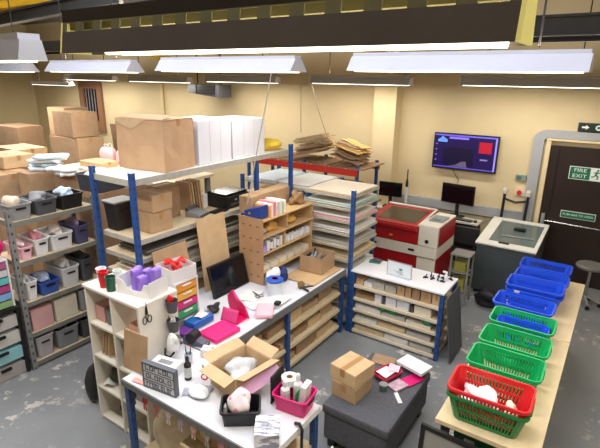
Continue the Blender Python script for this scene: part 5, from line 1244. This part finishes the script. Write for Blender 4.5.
# ------------------------------------------------------------------ floor between the machines
def chair():
    t = thing('office_chair', 'black office chair pushed under the back desk', 'chair', (-1.83, 7.28, .002)); spin(t, 4)
    B().obox((0, 0, .45), (.42, .42, .07), (0, 0, 0), .02).put('seat', BLACK, t); B().obox((0, .2, .68), (.38, .05, .3), (-.15, 0, 0), .02).put('backrest', BLACK, t)
    b = B(); b.cyl((0, 0, .1), (0, 0, .414), .025); b.put('column', BLACK, t)
    for i in range(5):
        a = i*2*math.pi/5; b = B(); b.tube([(0, 0, .1), (.22*math.cos(a), .22*math.sin(a), .05)], .015, 8); lg = b.put('leg', BLACK, t)
        b = B(); b.cyl((.22*math.cos(a), .22*math.sin(a)-.01, .025), (.22*math.cos(a), .22*math.sin(a)+.01, .025), .025, n=10); b.put('caster', BLACK, lg)
chair()
t = thing('tool_cabinet', 'small grey framed cabinet with yellow bins between the two machines', 'cabinet', (-1.62, 6.5, .002), world=True)
for x in (-1.74, -1.5):
    for y in (6.38, 6.62): B().box(x-.012, x+.012, y-.012, y+.012, .002, .72).put('leg', mat('cab_grey', '#85867F', .5), t)
B().box(-1.755, -1.485, 6.365, 6.635, .722, .745).put('cabinet_top', mat('cab_grey', '#B3B4AE'), t); B().box(-1.727, -1.513, 6.39, 6.61, .2, .215).put('shelf', GREYP, t); B().box(-1.727, -1.513, 6.39, 6.61, .46, .475).put('shelf', GREYP, t)
for i, (z, n) in enumerate(((.475, 'upper'), (.215, 'lower'))): carton('olive yellow bin on the %s shelf of the small grey cabinet' % n, (-1.62, 6.5, z), (.16, .18, .14), 0, mat('olive_bin', '#8F8A3F', .5), None, tape=False)
pile('black bag slumped on the floor in front of the grey laser cutter', (-1.2, 6.62, .1), (.2, .14, .13), mat('bag_black', '#1B1C20', .6, .1, 9), 'bag', 'bag', None, 95, .25)
pile('dark bundle of cables on the floor before the office chair', (-1.9, 6.8, .06), (.12, .1, .08), BLACK, 'cable_bundle', 'cables', None, 96, .3) if False else None
pile('black rucksack standing on the floor beside the cube shelf', (-3.9, 2.17, .19), (.07, .1, .21), mat('ruck', '#2A2C2C', .7, .15, 12), 'rucksack', 'bag', None, 97, .15)
slab('white_board', 'white and grey signboard leaning inside the near bench leg', 'signboard', (-1.4, 2.28, .3), (.012, .3, .56), (0, 12, 0), mat('board_print', '#D9D6CF', .6, hex2='#7E86A8', scale=5, lo=.5, hi=.6))
# ------------------------------------------------------------------ tidy up
for o in bpy.data.objects:
    if '_w' in o: del o['_w']
